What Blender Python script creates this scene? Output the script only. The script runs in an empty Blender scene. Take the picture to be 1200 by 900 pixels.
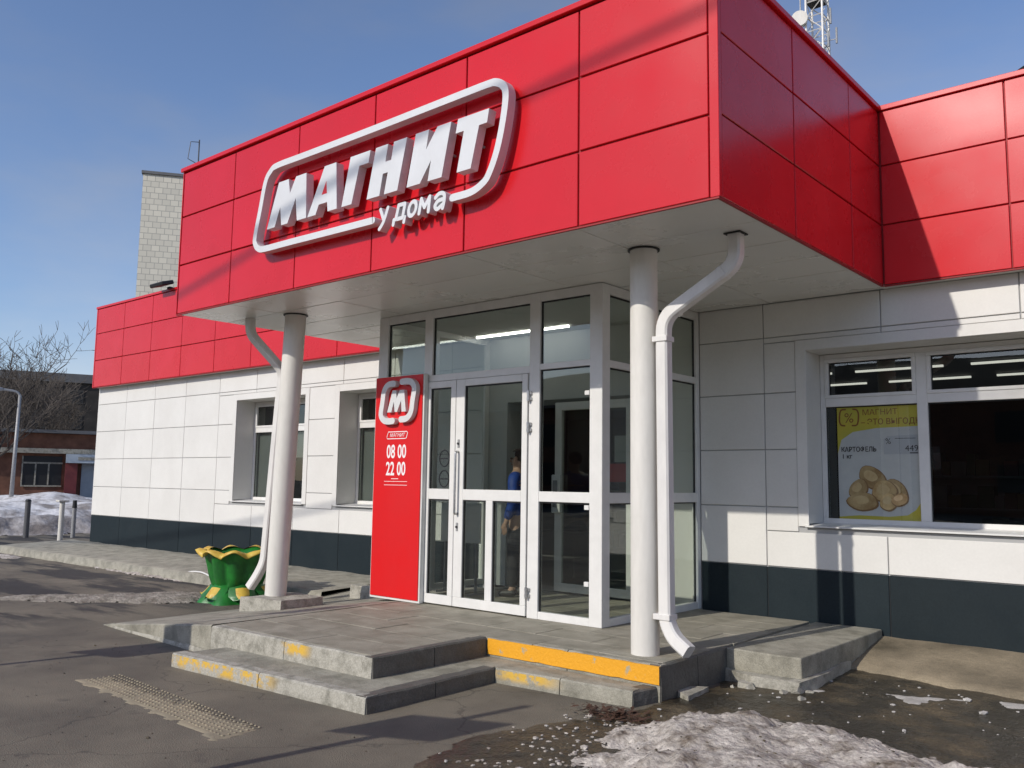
import bpy, bmesh, math, random
from mathutils import Vector, Matrix, noise as mnoise
R = math.radians
random.seed(7)
S = bpy.context.scene
COL = S.collection

# ------------------------------------------------------------------ camera, sky, sun, exposure
cam_d = bpy.data.cameras.new('camera'); cam = bpy.data.objects.new('camera', cam_d); COL.objects.link(cam)
cam_d.sensor_width = 36; cam_d.lens = 30.9075; cam_d.clip_start = .05; cam_d.clip_end = 3000
rt = Vector((.76191, .64753, .01412)); up = Vector((.0615, -.09402, .99367)); fw = Vector((-.64476, .75622, .11146))
mw = Matrix((rt, up, -fw)).transposed().to_4x4(); mw.translation = Vector((2.7069, -5.3249, 1.6141))
cam.matrix_world = mw
S.camera = cam
S.render.resolution_x, S.render.resolution_y = 1024, 768

SUN = Vector((.169, 1, -.626)).normalized()
el = math.asin(-SUN.z); az = math.atan2(-SUN.x, -SUN.y)
W = bpy.data.worlds.new('World'); S.world = W; W.use_nodes = True
wn = W.node_tree.nodes; wn.clear()
sky = wn.new('ShaderNodeTexSky'); sky.sky_type = 'NISHITA'; sky.sun_disc = False
sky.sun_elevation = el; sky.sun_rotation = az % (2 * math.pi); sky.air_density = 1.0; sky.dust_density = .7; sky.ozone_density = 4.5
bg = wn.new('ShaderNodeBackground'); bg.inputs[1].default_value = .15
wo = wn.new('ShaderNodeOutputWorld')
tint = wn.new('ShaderNodeMix'); tint.data_type = 'RGBA'; tint.blend_type = 'MULTIPLY'; tint.inputs[0].default_value = 1; tint.inputs[7].default_value = (1.06, .97, .985, 1)
W.node_tree.links.new(sky.outputs[0], tint.inputs[6]); 
# thin high haze in soft drifts over the whole sky
wl = W.node_tree.links; wtc = wn.new('ShaderNodeTexCoord'); wm = wn.new('ShaderNodeMapping'); wm.inputs['Scale'].default_value = (1, 1, 2.6); wl.new(wtc.outputs['Generated'], wm.inputs[0])
wnz = wn.new('ShaderNodeTexNoise'); wnz.inputs['Scale'].default_value = 1.7; wnz.inputs['Detail'].default_value = 6; wnz.inputs['Roughness'].default_value = .55; wl.new(wm.outputs[0], wnz.inputs['Vector'])
wr = wn.new('ShaderNodeMapRange'); wr.interpolation_type = 'SMOOTHSTEP'; wr.inputs[1].default_value = .42; wr.inputs[2].default_value = .72; wr.inputs[4].default_value = .42; wl.new(wnz.outputs[0], wr.inputs[0])
wbw = wn.new('ShaderNodeRGBToBW'); wl.new(tint.outputs[2], wbw.inputs[0]); wsc = wn.new('ShaderNodeVectorMath'); wsc.operation = 'SCALE'; wsc.inputs[0].default_value = (1.36, 1.40, 1.50); wl.new(wbw.outputs[0], wsc.inputs['Scale'])
wx = wn.new('ShaderNodeMix'); wx.data_type = 'RGBA'; wl.new(wr.outputs[0], wx.inputs[0]); wl.new(tint.outputs[2], wx.inputs[6]); wl.new(wsc.outputs[0], wx.inputs[7]); wl.new(wx.outputs[2], bg.inputs[0]); W.node_tree.links.new(bg.outputs[0], wo.inputs[0])
sd = bpy.data.lights.new('sun', 'SUN'); sd.energy = 3.35; sd.angle = R(.53); sd.color = (1, .945, .86)
so = bpy.data.objects.new('sun', sd); COL.objects.link(so); so.rotation_euler = SUN.to_track_quat('-Z', 'Y').to_euler()
S.view_settings.view_transform = 'Standard'; S.view_settings.look = 'None'; S.view_settings.exposure = 0; S.view_settings.gamma = 1

# ------------------------------------------------------------------ materials
def mat(name, c1, c2=None, scale=4., rough=.6, rough2=None, bump=0., bscale=60., metal=0., rnd=0., spec=.5, fine=0., fscale=120., emit=0., lo=.35, hi=.65, stretch=(1, 1, 1), coat=0., wave=0.):
    m = bpy.data.materials.new(name); m.use_nodes = True; nt = m.node_tree; N = nt.nodes; L = nt.links
    b = N['Principled BSDF']; b.inputs['Roughness'].default_value = rough; b.inputs['Metallic'].default_value = metal
    b.inputs['Specular IOR Level'].default_value = spec; b.inputs['Coat Weight'].default_value = coat; b.inputs['Coat Roughness'].default_value = .12
    geo = N.new('ShaderNodeNewGeometry'); pos = geo.outputs['Position']
    mp = N.new('ShaderNodeMapping'); mp.inputs['Scale'].default_value = stretch; L.new(pos, mp.inputs[0]); vec = mp.outputs[0]
    c = N.new('ShaderNodeRGB'); c.outputs[0].default_value = (*c1, 1); out = c.outputs[0]
    if c2 is not None:
        n = N.new('ShaderNodeTexNoise'); n.inputs['Scale'].default_value = scale; n.inputs['Detail'].default_value = 8; n.inputs['Roughness'].default_value = .62
        L.new(vec, n.inputs['Vector'])
        r = N.new('ShaderNodeMapRange'); r.inputs[1].default_value = lo; r.inputs[2].default_value = hi; L.new(n.outputs[0], r.inputs[0])
        x = N.new('ShaderNodeMix'); x.data_type = 'RGBA'; L.new(r.outputs[0], x.inputs[0]); L.new(out, x.inputs[6]); x.inputs[7].default_value = (*c2, 1); out = x.outputs[2]
        if rough2 is not None:
            rr = N.new('ShaderNodeMapRange'); rr.inputs[3].default_value = rough; rr.inputs[4].default_value = rough2; L.new(r.outputs[0], rr.inputs[0]); L.new(rr.outputs[0], b.inputs['Roughness'])
    if fine:
        n = N.new('ShaderNodeTexNoise'); n.inputs['Scale'].default_value = fscale; n.inputs['Detail'].default_value = 3; L.new(vec, n.inputs['Vector'])
        r = N.new('ShaderNodeMapRange'); r.inputs[1].default_value = .3; r.inputs[2].default_value = .7; r.inputs[3].default_value = 1 - fine; r.inputs[4].default_value = 1 + fine; L.new(n.outputs[0], r.inputs[0])
        h = N.new('ShaderNodeVectorMath'); h.operation = 'SCALE'; L.new(out, h.inputs[0]); L.new(r.outputs[0], h.inputs['Scale']); out = h.outputs[0]
    if rnd:
        oi = N.new('ShaderNodeObjectInfo'); r = N.new('ShaderNodeMapRange'); r.inputs[3].default_value = 1 - rnd; r.inputs[4].default_value = 1 + rnd; L.new(oi.outputs['Random'], r.inputs[0])
        h = N.new('ShaderNodeVectorMath'); h.operation = 'SCALE'; L.new(out, h.inputs[0]); L.new(r.outputs[0], h.inputs['Scale']); out = h.outputs[0]
    L.new(out, b.inputs['Base Color'])
    nrm = None
    if wave:
        n = N.new('ShaderNodeTexNoise'); n.inputs['Scale'].default_value = 1.1; n.inputs['Detail'].default_value = 1; L.new(pos, n.inputs['Vector'])
        w = N.new('ShaderNodeBump'); w.inputs['Strength'].default_value = 1; w.inputs['Distance'].default_value = wave; L.new(n.outputs[0], w.inputs['Height']); nrm = w.outputs[0]
    if bump:
        n = N.new('ShaderNodeTexNoise'); n.inputs['Scale'].default_value = bscale; n.inputs['Detail'].default_value = 6; L.new(vec, n.inputs['Vector'])
        w = N.new('ShaderNodeBump'); w.inputs['Strength'].default_value = 1; w.inputs['Distance'].default_value = bump; L.new(n.outputs[0], w.inputs['Height'])
        if nrm: L.new(nrm, w.inputs['Normal'])
        nrm = w.outputs[0]
    if nrm: L.new(nrm, b.inputs['Normal'])
    if emit: b.inputs['Emission Color'].default_value = (*c1, 1); b.inputs['Emission Strength'].default_value = emit
    return m

RED = mat('red_painted_metal', (.60, .009, .016), (.55, .007, .013), 1.5, .24, .30, rnd=.03, spec=.4, wave=.018, bump=.00015, bscale=300)
REDBACK = mat('red_joint_metal', (.3, .006, .008), rough=.6)
SIGNRED = mat('red_sign_plastic', (.66, .006, .008), (.62, .005, .007), 2, .35, .45)
PRINTW = mat('white_print', (.8, .78, .78), rough=.5)
WHITE = mat('white_composite_panel', (.71, .695, .655), (.655, .64, .60), 1.2, .42, .55, rnd=.025, fine=.02, fscale=40, wave=.003)
WHITEJ = mat('grey_panel_joint', (.36, .36, .355), rough=.8)
PLINTH = mat('dark_slate_panel', (.009, .0165, .021), (.013, .021, .025), 2.5, .5, .65, rnd=.1, fine=.12, fscale=60, spec=.22)
PLINTHJ = mat('dark_joint', (.012, .014, .016), rough=.8)
SOFFIT = mat('white_soffit_panel', (.72, .71, .67), (.69, .68, .64), 1.0, .25, .32, rnd=.03, wave=.004)
PVC = mat('white_window_plastic', (.73, .72, .69), (.67, .66, .63), 6, .3, .42)
GASKET = mat('black_gasket', (.012, .012, .012), rough=.6)
COLW = mat('white_painted_column', (.71, .685, .63), (.63, .605, .55), 3, .45, .6, stretch=(1, 1, .25), fine=.03, fscale=30, bump=.0004, bscale=25)
PIPEW = mat('white_painted_pipe', (.73, .71, .67), (.62, .60, .57), 7, .35, .5, stretch=(1, 1, .3))
METAL = mat('brushed_metal', (.55, .55, .54), (.4, .4, .4), 30, .32, .5, metal=.9)
GALV = mat('galvanised_grey', (.36, .36, .36), (.28, .28, .28), 12, .5, .65, metal=.3)
LETTER = mat('white_sign_face', (.66, .665, .67), (.60, .605, .61), 3, .4, .5)
LSIDE = mat('white_sign_side', (.68, .66, .65), (.58, .56, .55), 14, .5, .6, fine=.05)
CONC = mat('weathered_concrete', (.33, .31, .25), (.16, .15, .115), 5, .85, .7, bump=.006, bscale=35, fine=.22, fscale=130, lo=.4, hi=.72)
CONC2 = mat('pale_limewashed_concrete', (.38, .36, .305), (.19, .18, .145), 9, .85, .8, bump=.006, bscale=30, fine=.2, fscale=90, lo=.45, hi=.68)
CONC_SHADE = mat('shaded_side_concrete', (.13, .125, .11), (.085, .08, .07), 6, .7, .55, bump=.007, bscale=30, fine=.25, fscale=110)  # shade put into the colour, for kerb sides turned away from the sun
PAVER = mat('grey_paver', (.32, .295, .235), (.205, .19, .145), 3.5, .8, .7, bump=.003, bscale=60, fine=.16, fscale=160, rnd=.06)
YELLOW = mat('fresh_yellow_paint', (.74, .34, .012), (.40, .33, .2), 7, .6, .8, bump=.004, bscale=45, fine=.04, fscale=40, lo=.63, hi=.67)
def flaked(name, src, x0, x1, z0, soft=.25, hi=.5):
    m = src.copy(); m.name = name; nt = m.node_tree; N = nt.nodes; L = nt.links; b = N['Principled BSDF']; c = b.inputs['Base Color'].links[0].from_socket
    ge = N.new('ShaderNodeNewGeometry'); sx = N.new('ShaderNodeSeparateXYZ'); L.new(ge.outputs['Position'], sx.inputs[0])
    def ramp(sock, a, bb):
        r = N.new('ShaderNodeMapRange'); r.interpolation_type = 'SMOOTHSTEP'; r.inputs[1].default_value = a; r.inputs[2].default_value = bb; L.new(sock, r.inputs[0]); return r.outputs[0]
    def mul(a, bb):
        k = N.new('ShaderNodeMath'); k.operation = 'MULTIPLY'; L.new(a, k.inputs[0]); L.new(bb, k.inputs[1]); return k.outputs[0]
    n = N.new('ShaderNodeTexNoise'); n.inputs['Scale'].default_value = 9; n.inputs['Detail'].default_value = 7; n.inputs['Roughness'].default_value = .7; L.new(ge.outputs['Position'], n.inputs['Vector'])
    sn = N.new('ShaderNodeSeparateXYZ'); L.new(ge.outputs['Normal'], sn.inputs[0]); up_ = ramp(sn.outputs[2], .5, .3)
    f = mul(mul(mul(mul(ramp(sx.outputs[0], x0 - soft, x0 + soft), ramp(sx.outputs[0], x1 + soft, x1 - soft)), ramp(n.outputs[0], hi - .05, hi + .06)), ramp(sx.outputs[2], z0 - .03, z0 + .03)), up_)
    x = N.new('ShaderNodeMix'); x.data_type = 'RGBA'; L.new(f, x.inputs[0]); L.new(c, x.inputs[6]); x.inputs[7].default_value = (.62, .38, .05, 1); L.new(x.outputs[2], b.inputs['Base Color']); return m
def worn_yellow():
    m = mat('worn_yellow_paint', (.5, .36, .09), (.36, .33, .27), 14, .8, .85, bump=.005, bscale=40, fine=.2, lo=.42, hi=.56); return m
YWORN = worn_yellow()
APRON = mat('brown_cement', (.30, .245, .165), (.10, .083, .055), 1.5, .8, .6, bump=.008, bscale=22, fine=.18, fscale=90, lo=.35, hi=.7)
GREEN = mat('green_gloss_paint', (.02, .2, .03), (.012, .11, .02), 7, .3, .5, bump=.002, bscale=40)
PYEL = mat('yellow_ochre_paint', (.62, .43, .07), (.5, .24, .03), 9, .45, .6, lo=.5, hi=.7)
SOIL = mat('dry_soil', (.11, .075, .05), (.06, .04, .025), 30, .95, bump=.01, bscale=50)
MUD = mat('wet_mud', (.024, .019, .011), (.145, .112, .064), 1.9, .28, .9, bump=.02, bscale=26, fine=.4, fscale=75, lo=.46, hi=.72)
SNOW = mat('dirty_snow', (.50, .455, .40), (.12, .09, .062), 5.5, .45, .9, bump=.02, bscale=30, fine=.22, fscale=45, lo=.44, hi=.68)
SNOWF = mat('far_snow', (.66, .65, .65), (.24, .215, .20), 1.1, .8, .9, bump=.05, bscale=4, fine=.15, fscale=6, lo=.45, hi=.62)
SNOWD = mat('far_dirty_shaded_snow', (.40, .38, .37), (.17, .15, .14), 1.3, .85, bump=.05, bscale=5, fine=.2, fscale=7, lo=.42, hi=.6)  # dirt blotches, plus the bank's grey shading band put into the base colour
SNOWG = mat('grey_slush', (.33, .30, .255), (.15, .13, .10), 6, .8, .9, bump=.02, bscale=25, fine=.25, fscale=50)
ICE = mat('thin_ice', (.5, .48, .45), (.36, .34, .31), 10, .35, .6, bump=.004, bscale=30, fine=.12)
BARK = mat('dark_bark', (.055, .045, .038), (.09, .075, .062), 6, .9)
BRICK = mat('brown_brick', (.21, .095, .06), (.15, .07, .046), 1.2, .9, fine=.25, fscale=3)
DARKW = mat('dark_wall_render', (.030, .027, .025), (.048, .043, .038), .3, .9, fine=.2, fscale=1.2)
GREYW = mat('grey_wall_render', (.16, .165, .17), (.11, .11, .115), .6, .9)
DIMW = mat('interior_wall_paint', (.56, .57, .55), (.5, .51, .49), 1, .7)
DIMF = mat('interior_floor_tile', (.24, .23, .22), (.19, .18, .17), 3, .35)
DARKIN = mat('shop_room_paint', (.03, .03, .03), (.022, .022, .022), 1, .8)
SHELF = mat('shelf_metal', (.12, .12, .125), rough=.5, metal=.3)
BLACK = mat('black_plastic', (.012, .012, .013), rough=.5)
LAMP = mat('lit_tube_lamp', (1, .97, .9), emit=.8)
def tiles():
    m = mat('pale_tile_wall', (.4, .39, .34)); nt = m.node_tree; N = nt.nodes; L = nt.links; b = N['Principled BSDF']; b.inputs['Roughness'].default_value = .7
    tc = N.new('ShaderNodeTexCoord'); mp = N.new('ShaderNodeMapping'); mp.inputs['Rotation'].default_value = (R(90), 0, 0); L.new(tc.outputs['Object'], mp.inputs[0])
    br = N.new('ShaderNodeTexBrick'); L.new(mp.outputs[0], br.inputs[0])
    for k, v in (('Scale', 1), ('Mortar Size', .03), ('Brick Width', .62), ('Row Height', .48), ('Mortar Smooth', .5)): br.inputs[k].default_value = v
    br.offset = .5; br.inputs['Color1'].default_value = (.70, .66, .55, 1); br.inputs['Color2'].default_value = (.60, .57, .48, 1); br.inputs['Mortar'].default_value = (.36, .345, .3, 1)
    L.new(br.outputs[0], b.inputs['Base Color']); return m
TILE = tiles()
def glass():
    m = bpy.data.materials.new('window_glass'); m.use_nodes = True; nt = m.node_tree; N = nt.nodes; L = nt.links; N.clear()
    t = N.new('ShaderNodeBsdfTransparent'); t.inputs[0].default_value = (.85, .875, .85, 1)
    g = N.new('ShaderNodeBsdfGlossy'); g.inputs['Roughness'].default_value = .004; g.inputs[0].default_value = (.95, 1, .98, 1)
    f = N.new('ShaderNodeFresnel'); f.inputs[0].default_value = 1.85
    ge = N.new('ShaderNodeNewGeometry'); a = N.new('ShaderNodeMath'); a.operation = 'SUBTRACT'; a.inputs[0].default_value = 1; L.new(ge.outputs['Backfacing'], a.inputs[1])
    p = N.new('ShaderNodeMath'); p.operation = 'MULTIPLY'; p.use_clamp = True; L.new(f.outputs[0], p.inputs[0]); L.new(a.outputs[0], p.inputs[1])
    n = N.new('ShaderNodeTexNoise'); n.inputs['Scale'].default_value = .9; n.inputs['Detail'].default_value = 1; L.new(ge.outputs['Position'], n.inputs['Vector'])
    bu = N.new('ShaderNodeBump'); bu.inputs['Distance'].default_value = .004; L.new(n.outputs[0], bu.inputs['Height']); L.new(bu.outputs[0], g.inputs['Normal'])
    x = N.new('ShaderNodeMixShader'); L.new(p.outputs[0], x.inputs[0]); L.new(t.outputs[0], x.inputs[1]); L.new(g.outputs[0], x.inputs[2])
    o = N.new('ShaderNodeOutputMaterial'); L.new(x.outputs[0], o.inputs[0]); return m
GLASS = glass()
def asphalt():
    m = mat('worn_asphalt', (.185, .160, .118), (.105, .091, .068), .7, .88, .78, bump=.007, bscale=110, fine=.3, fscale=150, lo=.38, hi=.62)
    nt = m.node_tree; N = nt.nodes; L = nt.links; b = N['Principled BSDF']; src = b.inputs['Base Color'].links[0].from_socket
    ge = N.new('ShaderNodeNewGeometry'); sx = N.new('ShaderNodeSeparateXYZ'); L.new(ge.outputs['Position'], sx.inputs[0])
    # soaked streaks that lie along the frontage on the left
    mp = N.new('ShaderNodeMapping'); mp.inputs['Rotation'].default_value = (0, 0, R(-38)); mp.inputs['Scale'].default_value = (.28, 1.35, 1); L.new(ge.outputs['Position'], mp.inputs[0])
    n = N.new('ShaderNodeTexNoise'); n.inputs['Scale'].default_value = 1.; n.inputs['Detail'].default_value = 7; n.inputs['Roughness'].default_value = .6; L.new(mp.outputs[0], n.inputs['Vector'])
    r = N.new('ShaderNodeMapRange'); r.interpolation_type = 'SMOOTHSTEP'; r.inputs[1].default_value = .47; r.inputs[2].default_value = .55; L.new(n.outputs[0], r.inputs[0])
    rx = N.new('ShaderNodeMapRange'); rx.interpolation_type = 'SMOOTHSTEP'; rx.inputs[1].default_value = -6.6; rx.inputs[2].default_value = -8.6; L.new(sx.outputs[0], rx.inputs[0])
    k = N.new('ShaderNodeMath'); k.operation = 'MULTIPLY'; L.new(r.outputs[0], k.inputs[0]); L.new(rx.outputs[0], k.inputs[1])
    x = N.new('ShaderNodeMix'); x.data_type = 'RGBA'; L.new(k.outputs[0], x.inputs[0]); L.new(src, x.inputs[6]); x.inputs[7].default_value = (.035, .031, .028, 1)
    # small oil and damp spots
    v = N.new('ShaderNodeTexNoise'); v.inputs['Scale'].default_value = 2.6; v.inputs['Detail'].default_value = 5; L.new(ge.outputs['Position'], v.inputs['Vector'])
    rv = N.new('ShaderNodeMapRange'); rv.inputs[1].default_value = .66; rv.inputs[2].default_value = .74; rv.inputs[4].default_value = .6; L.new(v.outputs[0], rv.inputs[0])
    y = N.new('ShaderNodeMix'); y.data_type = 'RGBA'; L.new(rv.outputs[0], y.inputs[0]); L.new(x.outputs[2], y.inputs[6]); y.inputs[7].default_value = (.05, .045, .04, 1)
    # hairline cracks
    dn = N.new('ShaderNodeTexNoise'); dn.inputs['Scale'].default_value = 3; dn.inputs['Detail'].default_value = 4; L.new(ge.outputs['Position'], dn.inputs['Vector'])
    ad = N.new('ShaderNodeMix'); ad.data_type = 'RGBA'; ad.blend_type = 'LINEAR_LIGHT'; ad.inputs[0].default_value = .25; L.new(ge.outputs['Position'], ad.inputs[6]); L.new(dn.outputs['Color'], ad.inputs[7])
    vo = N.new('ShaderNodeTexVoronoi'); vo.feature = 'DISTANCE_TO_EDGE'; vo.inputs['Scale'].default_value = .42; L.new(ad.outputs[2], vo.inputs['Vector'])
    rc = N.new('ShaderNodeMapRange'); rc.inputs[1].default_value = .0; rc.inputs[2].default_value = .006; rc.inputs[3].default_value = .55; rc.inputs[4].default_value = 0; L.new(vo.outputs['Distance'], rc.inputs[0])
    z = N.new('ShaderNodeMix'); z.data_type = 'RGBA'; L.new(rc.outputs[0], z.inputs[0]); L.new(y.outputs[2], z.inputs[6]); z.inputs[7].default_value = (.04, .035, .03, 1)
    # dried dust drifts
    du = N.new('ShaderNodeTexNoise'); du.inputs['Scale'].default_value = .55; du.inputs['Detail'].default_value = 9; du.inputs['Roughness'].default_value = .7; L.new(ge.outputs['Position'], du.inputs['Vector'])
    rd = N.new('ShaderNodeMapRange'); rd.interpolation_type = 'SMOOTHSTEP'; rd.inputs[1].default_value = .5; rd.inputs[2].default_value = .7; rd.inputs[4].default_value = .55; L.new(du.outputs[0], rd.inputs[0])
    w = N.new('ShaderNodeMix'); w.data_type = 'RGBA'; L.new(rd.outputs[0], w.inputs[0]); L.new(z.outputs[2], w.inputs[6]); w.inputs[7].default_value = (.26, .225, .165, 1)
    L.new(w.outputs[2], b.inputs['Base Color']); return m
ASPH = asphalt()

# ------------------------------------------------------------------ helpers
ORG = {}
def put(o, parent):
    COL.objects.link(o)
    if parent is not None: o.parent = parent
    return o
def tag(o, label=None, cat=None, group=None, kind=None):
    if label: o['label'] = label
    if cat: o['category'] = cat
    if group: o['group'] = group
    if kind: o['kind'] = kind
    return o
def empty(name, loc, label, cat, group=None):
    o = bpy.data.objects.new(name, None); COL.objects.link(o); o.location = loc; o.empty_display_size = .1
    ORG[o.name] = Vector(loc); return tag(o, label, cat, group)
def wo_(o):
    v = Vector((0, 0, 0))
    while o is not None:
        v += ORG.get(o.name, Vector((0, 0, 0))); o = o.parent
    return v
class MB:
    def __init__(s): s.bm = bmesh.new()
    def box(s, x0, x1, y0, y1, z0, z1, bev=0., rot=None, seg=1):
        r = bmesh.ops.create_cube(s.bm, size=1); vs = r['verts']
        for v in vs: v.co = Vector(((x0 + x1) / 2 + v.co.x * (x1 - x0), (y0 + y1) / 2 + v.co.y * (y1 - y0), (z0 + z1) / 2 + v.co.z * (z1 - z0)))
        if rot is not None:
            c = Vector(((x0 + x1) / 2, (y0 + y1) / 2, (z0 + z1) / 2))
            for v in vs: v.co = c + rot @ (v.co - c)
        if bev:
            es = list({e for v in vs for e in v.link_edges}); bmesh.ops.bevel(s.bm, geom=es, offset=bev, segments=seg, affect='EDGES', profile=.5)
        return s
    def prism(s, pts, axis, a, b, holes_bridge=()):
        """pts: outline in the plane across axis ('Y': x,z; 'Z': x,y; 'X': y,z), pushed from a to b"""
        f = {'Y': lambda p, q: Vector((p[0], q, p[1])), 'Z': lambda p, q: Vector((p[0], p[1], q)), 'X': lambda p, q: Vector((q, p[0], p[1]))}[axis]
        A = [s.bm.verts.new(f(p, a)) for p in pts]; B = [s.bm.verts.new(f(p, b)) for p in pts]; n = len(pts)
        fs = [s.bm.faces.new(A), s.bm.faces.new(B[::-1])]
        for i in range(n):
            if i in holes_bridge: continue
            j = (i + 1) % n; fs.append(s.bm.faces.new((A[i], B[i], B[j], A[j])))
        bmesh.ops.recalc_face_normals(s.bm, faces=fs); return s
    def quad(s, *p): s.bm.faces.new([s.bm.verts.new(Vector(q)) for q in p]); return s
    def cyl(s, p0, p1, r0, r1=None, n=24, cap=True):
        return s.tube([p0, p1], [r0, r0 if r1 is None else r1], n, cap)
    def tube(s, P, rad, n=12, cap=True, square=False, ref=None):
        P = [Vector(p) for p in P]
        if not isinstance(rad, (list, tuple)): rad = [rad] * len(P)
        rings = []; x = None
        for i, p in enumerate(P):
            d = (P[min(i + 1, len(P) - 1)] - P[max(i - 1, 0)]).normalized()
            if x is None:
                x = ref or (Vector((1, 0, 0)) if abs(d.x) < .9 else Vector((0, 1, 0)))
            x = (x - d * x.dot(d)).normalized(); y = d.cross(x)
            m = n
            if square:
                q = rad[i]; c = q * .72; cs = [(q, -c), (q, c), (c, q), (-c, q), (-q, c), (-q, -c), (-c, -q), (c, -q)]
                # mitre: keep the section across the bend
                rings.append([s.bm.verts.new(p + x * a + y * b) for a, b in cs]); m = 8
            else:
                rings.append([s.bm.verts.new(p + (x * math.cos(t) + y * math.sin(t)) * rad[i]) for t in (2 * math.pi * k / n for k in range(n))])
        m = len(rings[0])
        for a, b in zip(rings, rings[1:]):
            for k in range(m): s.bm.faces.new((a[k], a[(k + 1) % m], b[(k + 1) % m], b[k]))
        if cap: s.bm.faces.new(rings[0][::-1]); s.bm.faces.new(rings[-1])
        return s
    def lathe(s, prof, c=(0, 0, 0), n=24):
        c = Vector(c); rings = [[s.bm.verts.new(c + Vector((r * math.cos(2 * math.pi * k / n), r * math.sin(2 * math.pi * k / n), z))) for k in range(n)] for r, z in prof]
        for a, b in zip(rings, rings[1:]):
            for k in range(n): s.bm.faces.new((a[k], a[(k + 1) % n], b[(k + 1) % n], b[k]))
        return s
    def rough(s, amp, sc, cuts=0):
        if cuts: bmesh.ops.subdivide_edges(s.bm, edges=s.bm.edges[:], cuts=cuts, use_grid_fill=True)
        for v in s.bm.verts: v.co += mnoise.noise_vector(v.co * sc) * amp
        return s
    def build(s, name, m, parent=None, smooth=False, label=None, kind=None, local=False, flip=False):
        me = bpy.data.meshes.new(name)
        if len(s.bm.faces) < 4000: bmesh.ops.recalc_face_normals(s.bm, faces=s.bm.faces[:])
        if parent is not None and not local:
            t = wo_(parent)
            for v in s.bm.verts: v.co -= t
        s.bm.to_mesh(me); s.bm.free()
        for q in (m if isinstance(m, (list, tuple)) else [m]): me.materials.append(q)
        if smooth: me.shade_smooth()
        o = bpy.data.objects.new(name, me); put(o, parent)
        if label: o['label'] = label
        if kind: o['kind'] = kind
        return o
def bx(name, m, parent, x0, x1, y0, y1, z0, z1, bev=0., **k): return MB().box(x0, x1, y0, y1, z0, z1, bev).build(name, m, parent, **k)
def text(body, h, x, y, z, m, parent, name, ext=.001, xs=1., bold=0., align='CENTER', shear=0.):
    """flat lettering that faces the street (-Y); h = capital height, z = baseline"""
    c = bpy.data.curves.new('text', 'FONT'); c.body = body; c.size = h / .72; c.extrude = ext; c.offset = bold; c.align_x = align; c.shear = shear; c.resolution_u = 3
    t = bpy.data.objects.new('text', c); COL.objects.link(t)
    dg = bpy.context.evaluated_depsgraph_get(); me = bpy.data.meshes.new_from_object(t.evaluated_get(dg)); bpy.data.objects.remove(t)
    org = wo_(parent)
    for v in me.vertices: v.co = Vector((x + v.co.x * xs, y - v.co.z, z + v.co.y)) - org
    me.materials.clear(); me.materials.append(m); me.name = name
    return put(bpy.data.objects.new(name, me), parent)
def spline(P, k=6):
    P = [Vector(p) for p in P]; out = []
    for i in range(len(P) - 1):
        a, b, c, d = P[max(i - 1, 0)], P[i], P[i + 1], P[min(i + 2, len(P) - 1)]
        for t in range(k):
            t /= k; out.append(.5 * (2 * b + (c - a) * t + (2 * a - 5 * b + 4 * c - d) * t * t + (3 * b - a - 3 * c + d) * t ** 3))
    return out + [P[-1]]
def ribbon(P, w, y0, y1):
    """an upright band along a path in x,z, w wide, from depth y0 to y1, with rounded ends"""
    P = [Vector((p[0], p[1])) for p in P]; Lp, Rp = [], []
    for i, p in enumerate(P):
        d = (P[min(i + 1, len(P) - 1)] - P[max(i - 1, 0)]).normalized(); n = Vector((-d.y, d.x)); Lp.append(p + n * w / 2); Rp.append(p - n * w / 2)
    def cap(p, d):
        n = Vector((-d.y, d.x)); return [p + (n * math.cos(t) + d * math.sin(t)) * w / 2 for t in (math.pi * k / 6 for k in range(1, 6))]
    d1 = (P[-1] - P[-2]).normalized(); d0 = (P[0] - P[1]).normalized()
    mb = MB(); n = len(P); out = Lp + cap(P[-1], d1) + Rp[::-1] + cap(P[0], d0)
    f = lambda p, y: mb.bm.verts.new(Vector((p.x, y, p.y)))
    A = [f(p, y0) for p in out]; B = [f(p, y1) for p in out]; N = len(out); fs = []
    for F in (A, B):
        for i in range(n - 1): fs.append(mb.bm.faces.new((F[i], F[i + 1], F[n + 5 + n - 2 - i], F[n + 5 + n - 1 - i])))
        fs.append(mb.bm.faces.new([F[n - 1]] + F[n:n + 5] + [F[n + 5]])); fs.append(mb.bm.faces.new([F[2 * n + 4]] + F[2 * n + 5:] + [F[0]]))
    for i in range(N): fs.append(mb.bm.faces.new((A[i], B[i], B[(i + 1) % N], A[(i + 1) % N])))
    bmesh.ops.recalc_face_normals(mb.bm, faces=fs); return mb
def copy_tree(o, parent=None, **k):
    c = o.copy(); put(c, parent)
    for ch in list(o.children): copy_tree(ch, c)
    return c
def inside(P, x, y):
    c = False; n = len(P)
    for i in range(n):
        (x0, y0), (x1, y1) = P[i], P[i - 1]
        if (y0 > y) != (y1 > y) and x < (x1 - x0) * (y - y0) / (y1 - y0) + x0: c = not c
    return c
def sdist(P, x, y):
    d = 1e9; n = len(P)
    for i in range(n):
        (x0, y0), (x1, y1) = P[i], P[i - 1]; dx, dy = x1 - x0, y1 - y0; t = max(0, min(1, ((x - x0) * dx + (y - y0) * dy) / (dx * dx + dy * dy + 1e-12)))
        d = min(d, math.hypot(x - x0 - t * dx, y - y0 - t * dy))
    return d if inside(P, x, y) else -d
def sm(a, b, t):
    t = max(0, min(1, (t - a) / (b - a))); return t * t * (3 - 2 * t)
def nz(x, y, s, o=0.): return mnoise.noise(Vector((x * s + o, y * s - o, o * 1.7)))
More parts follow.
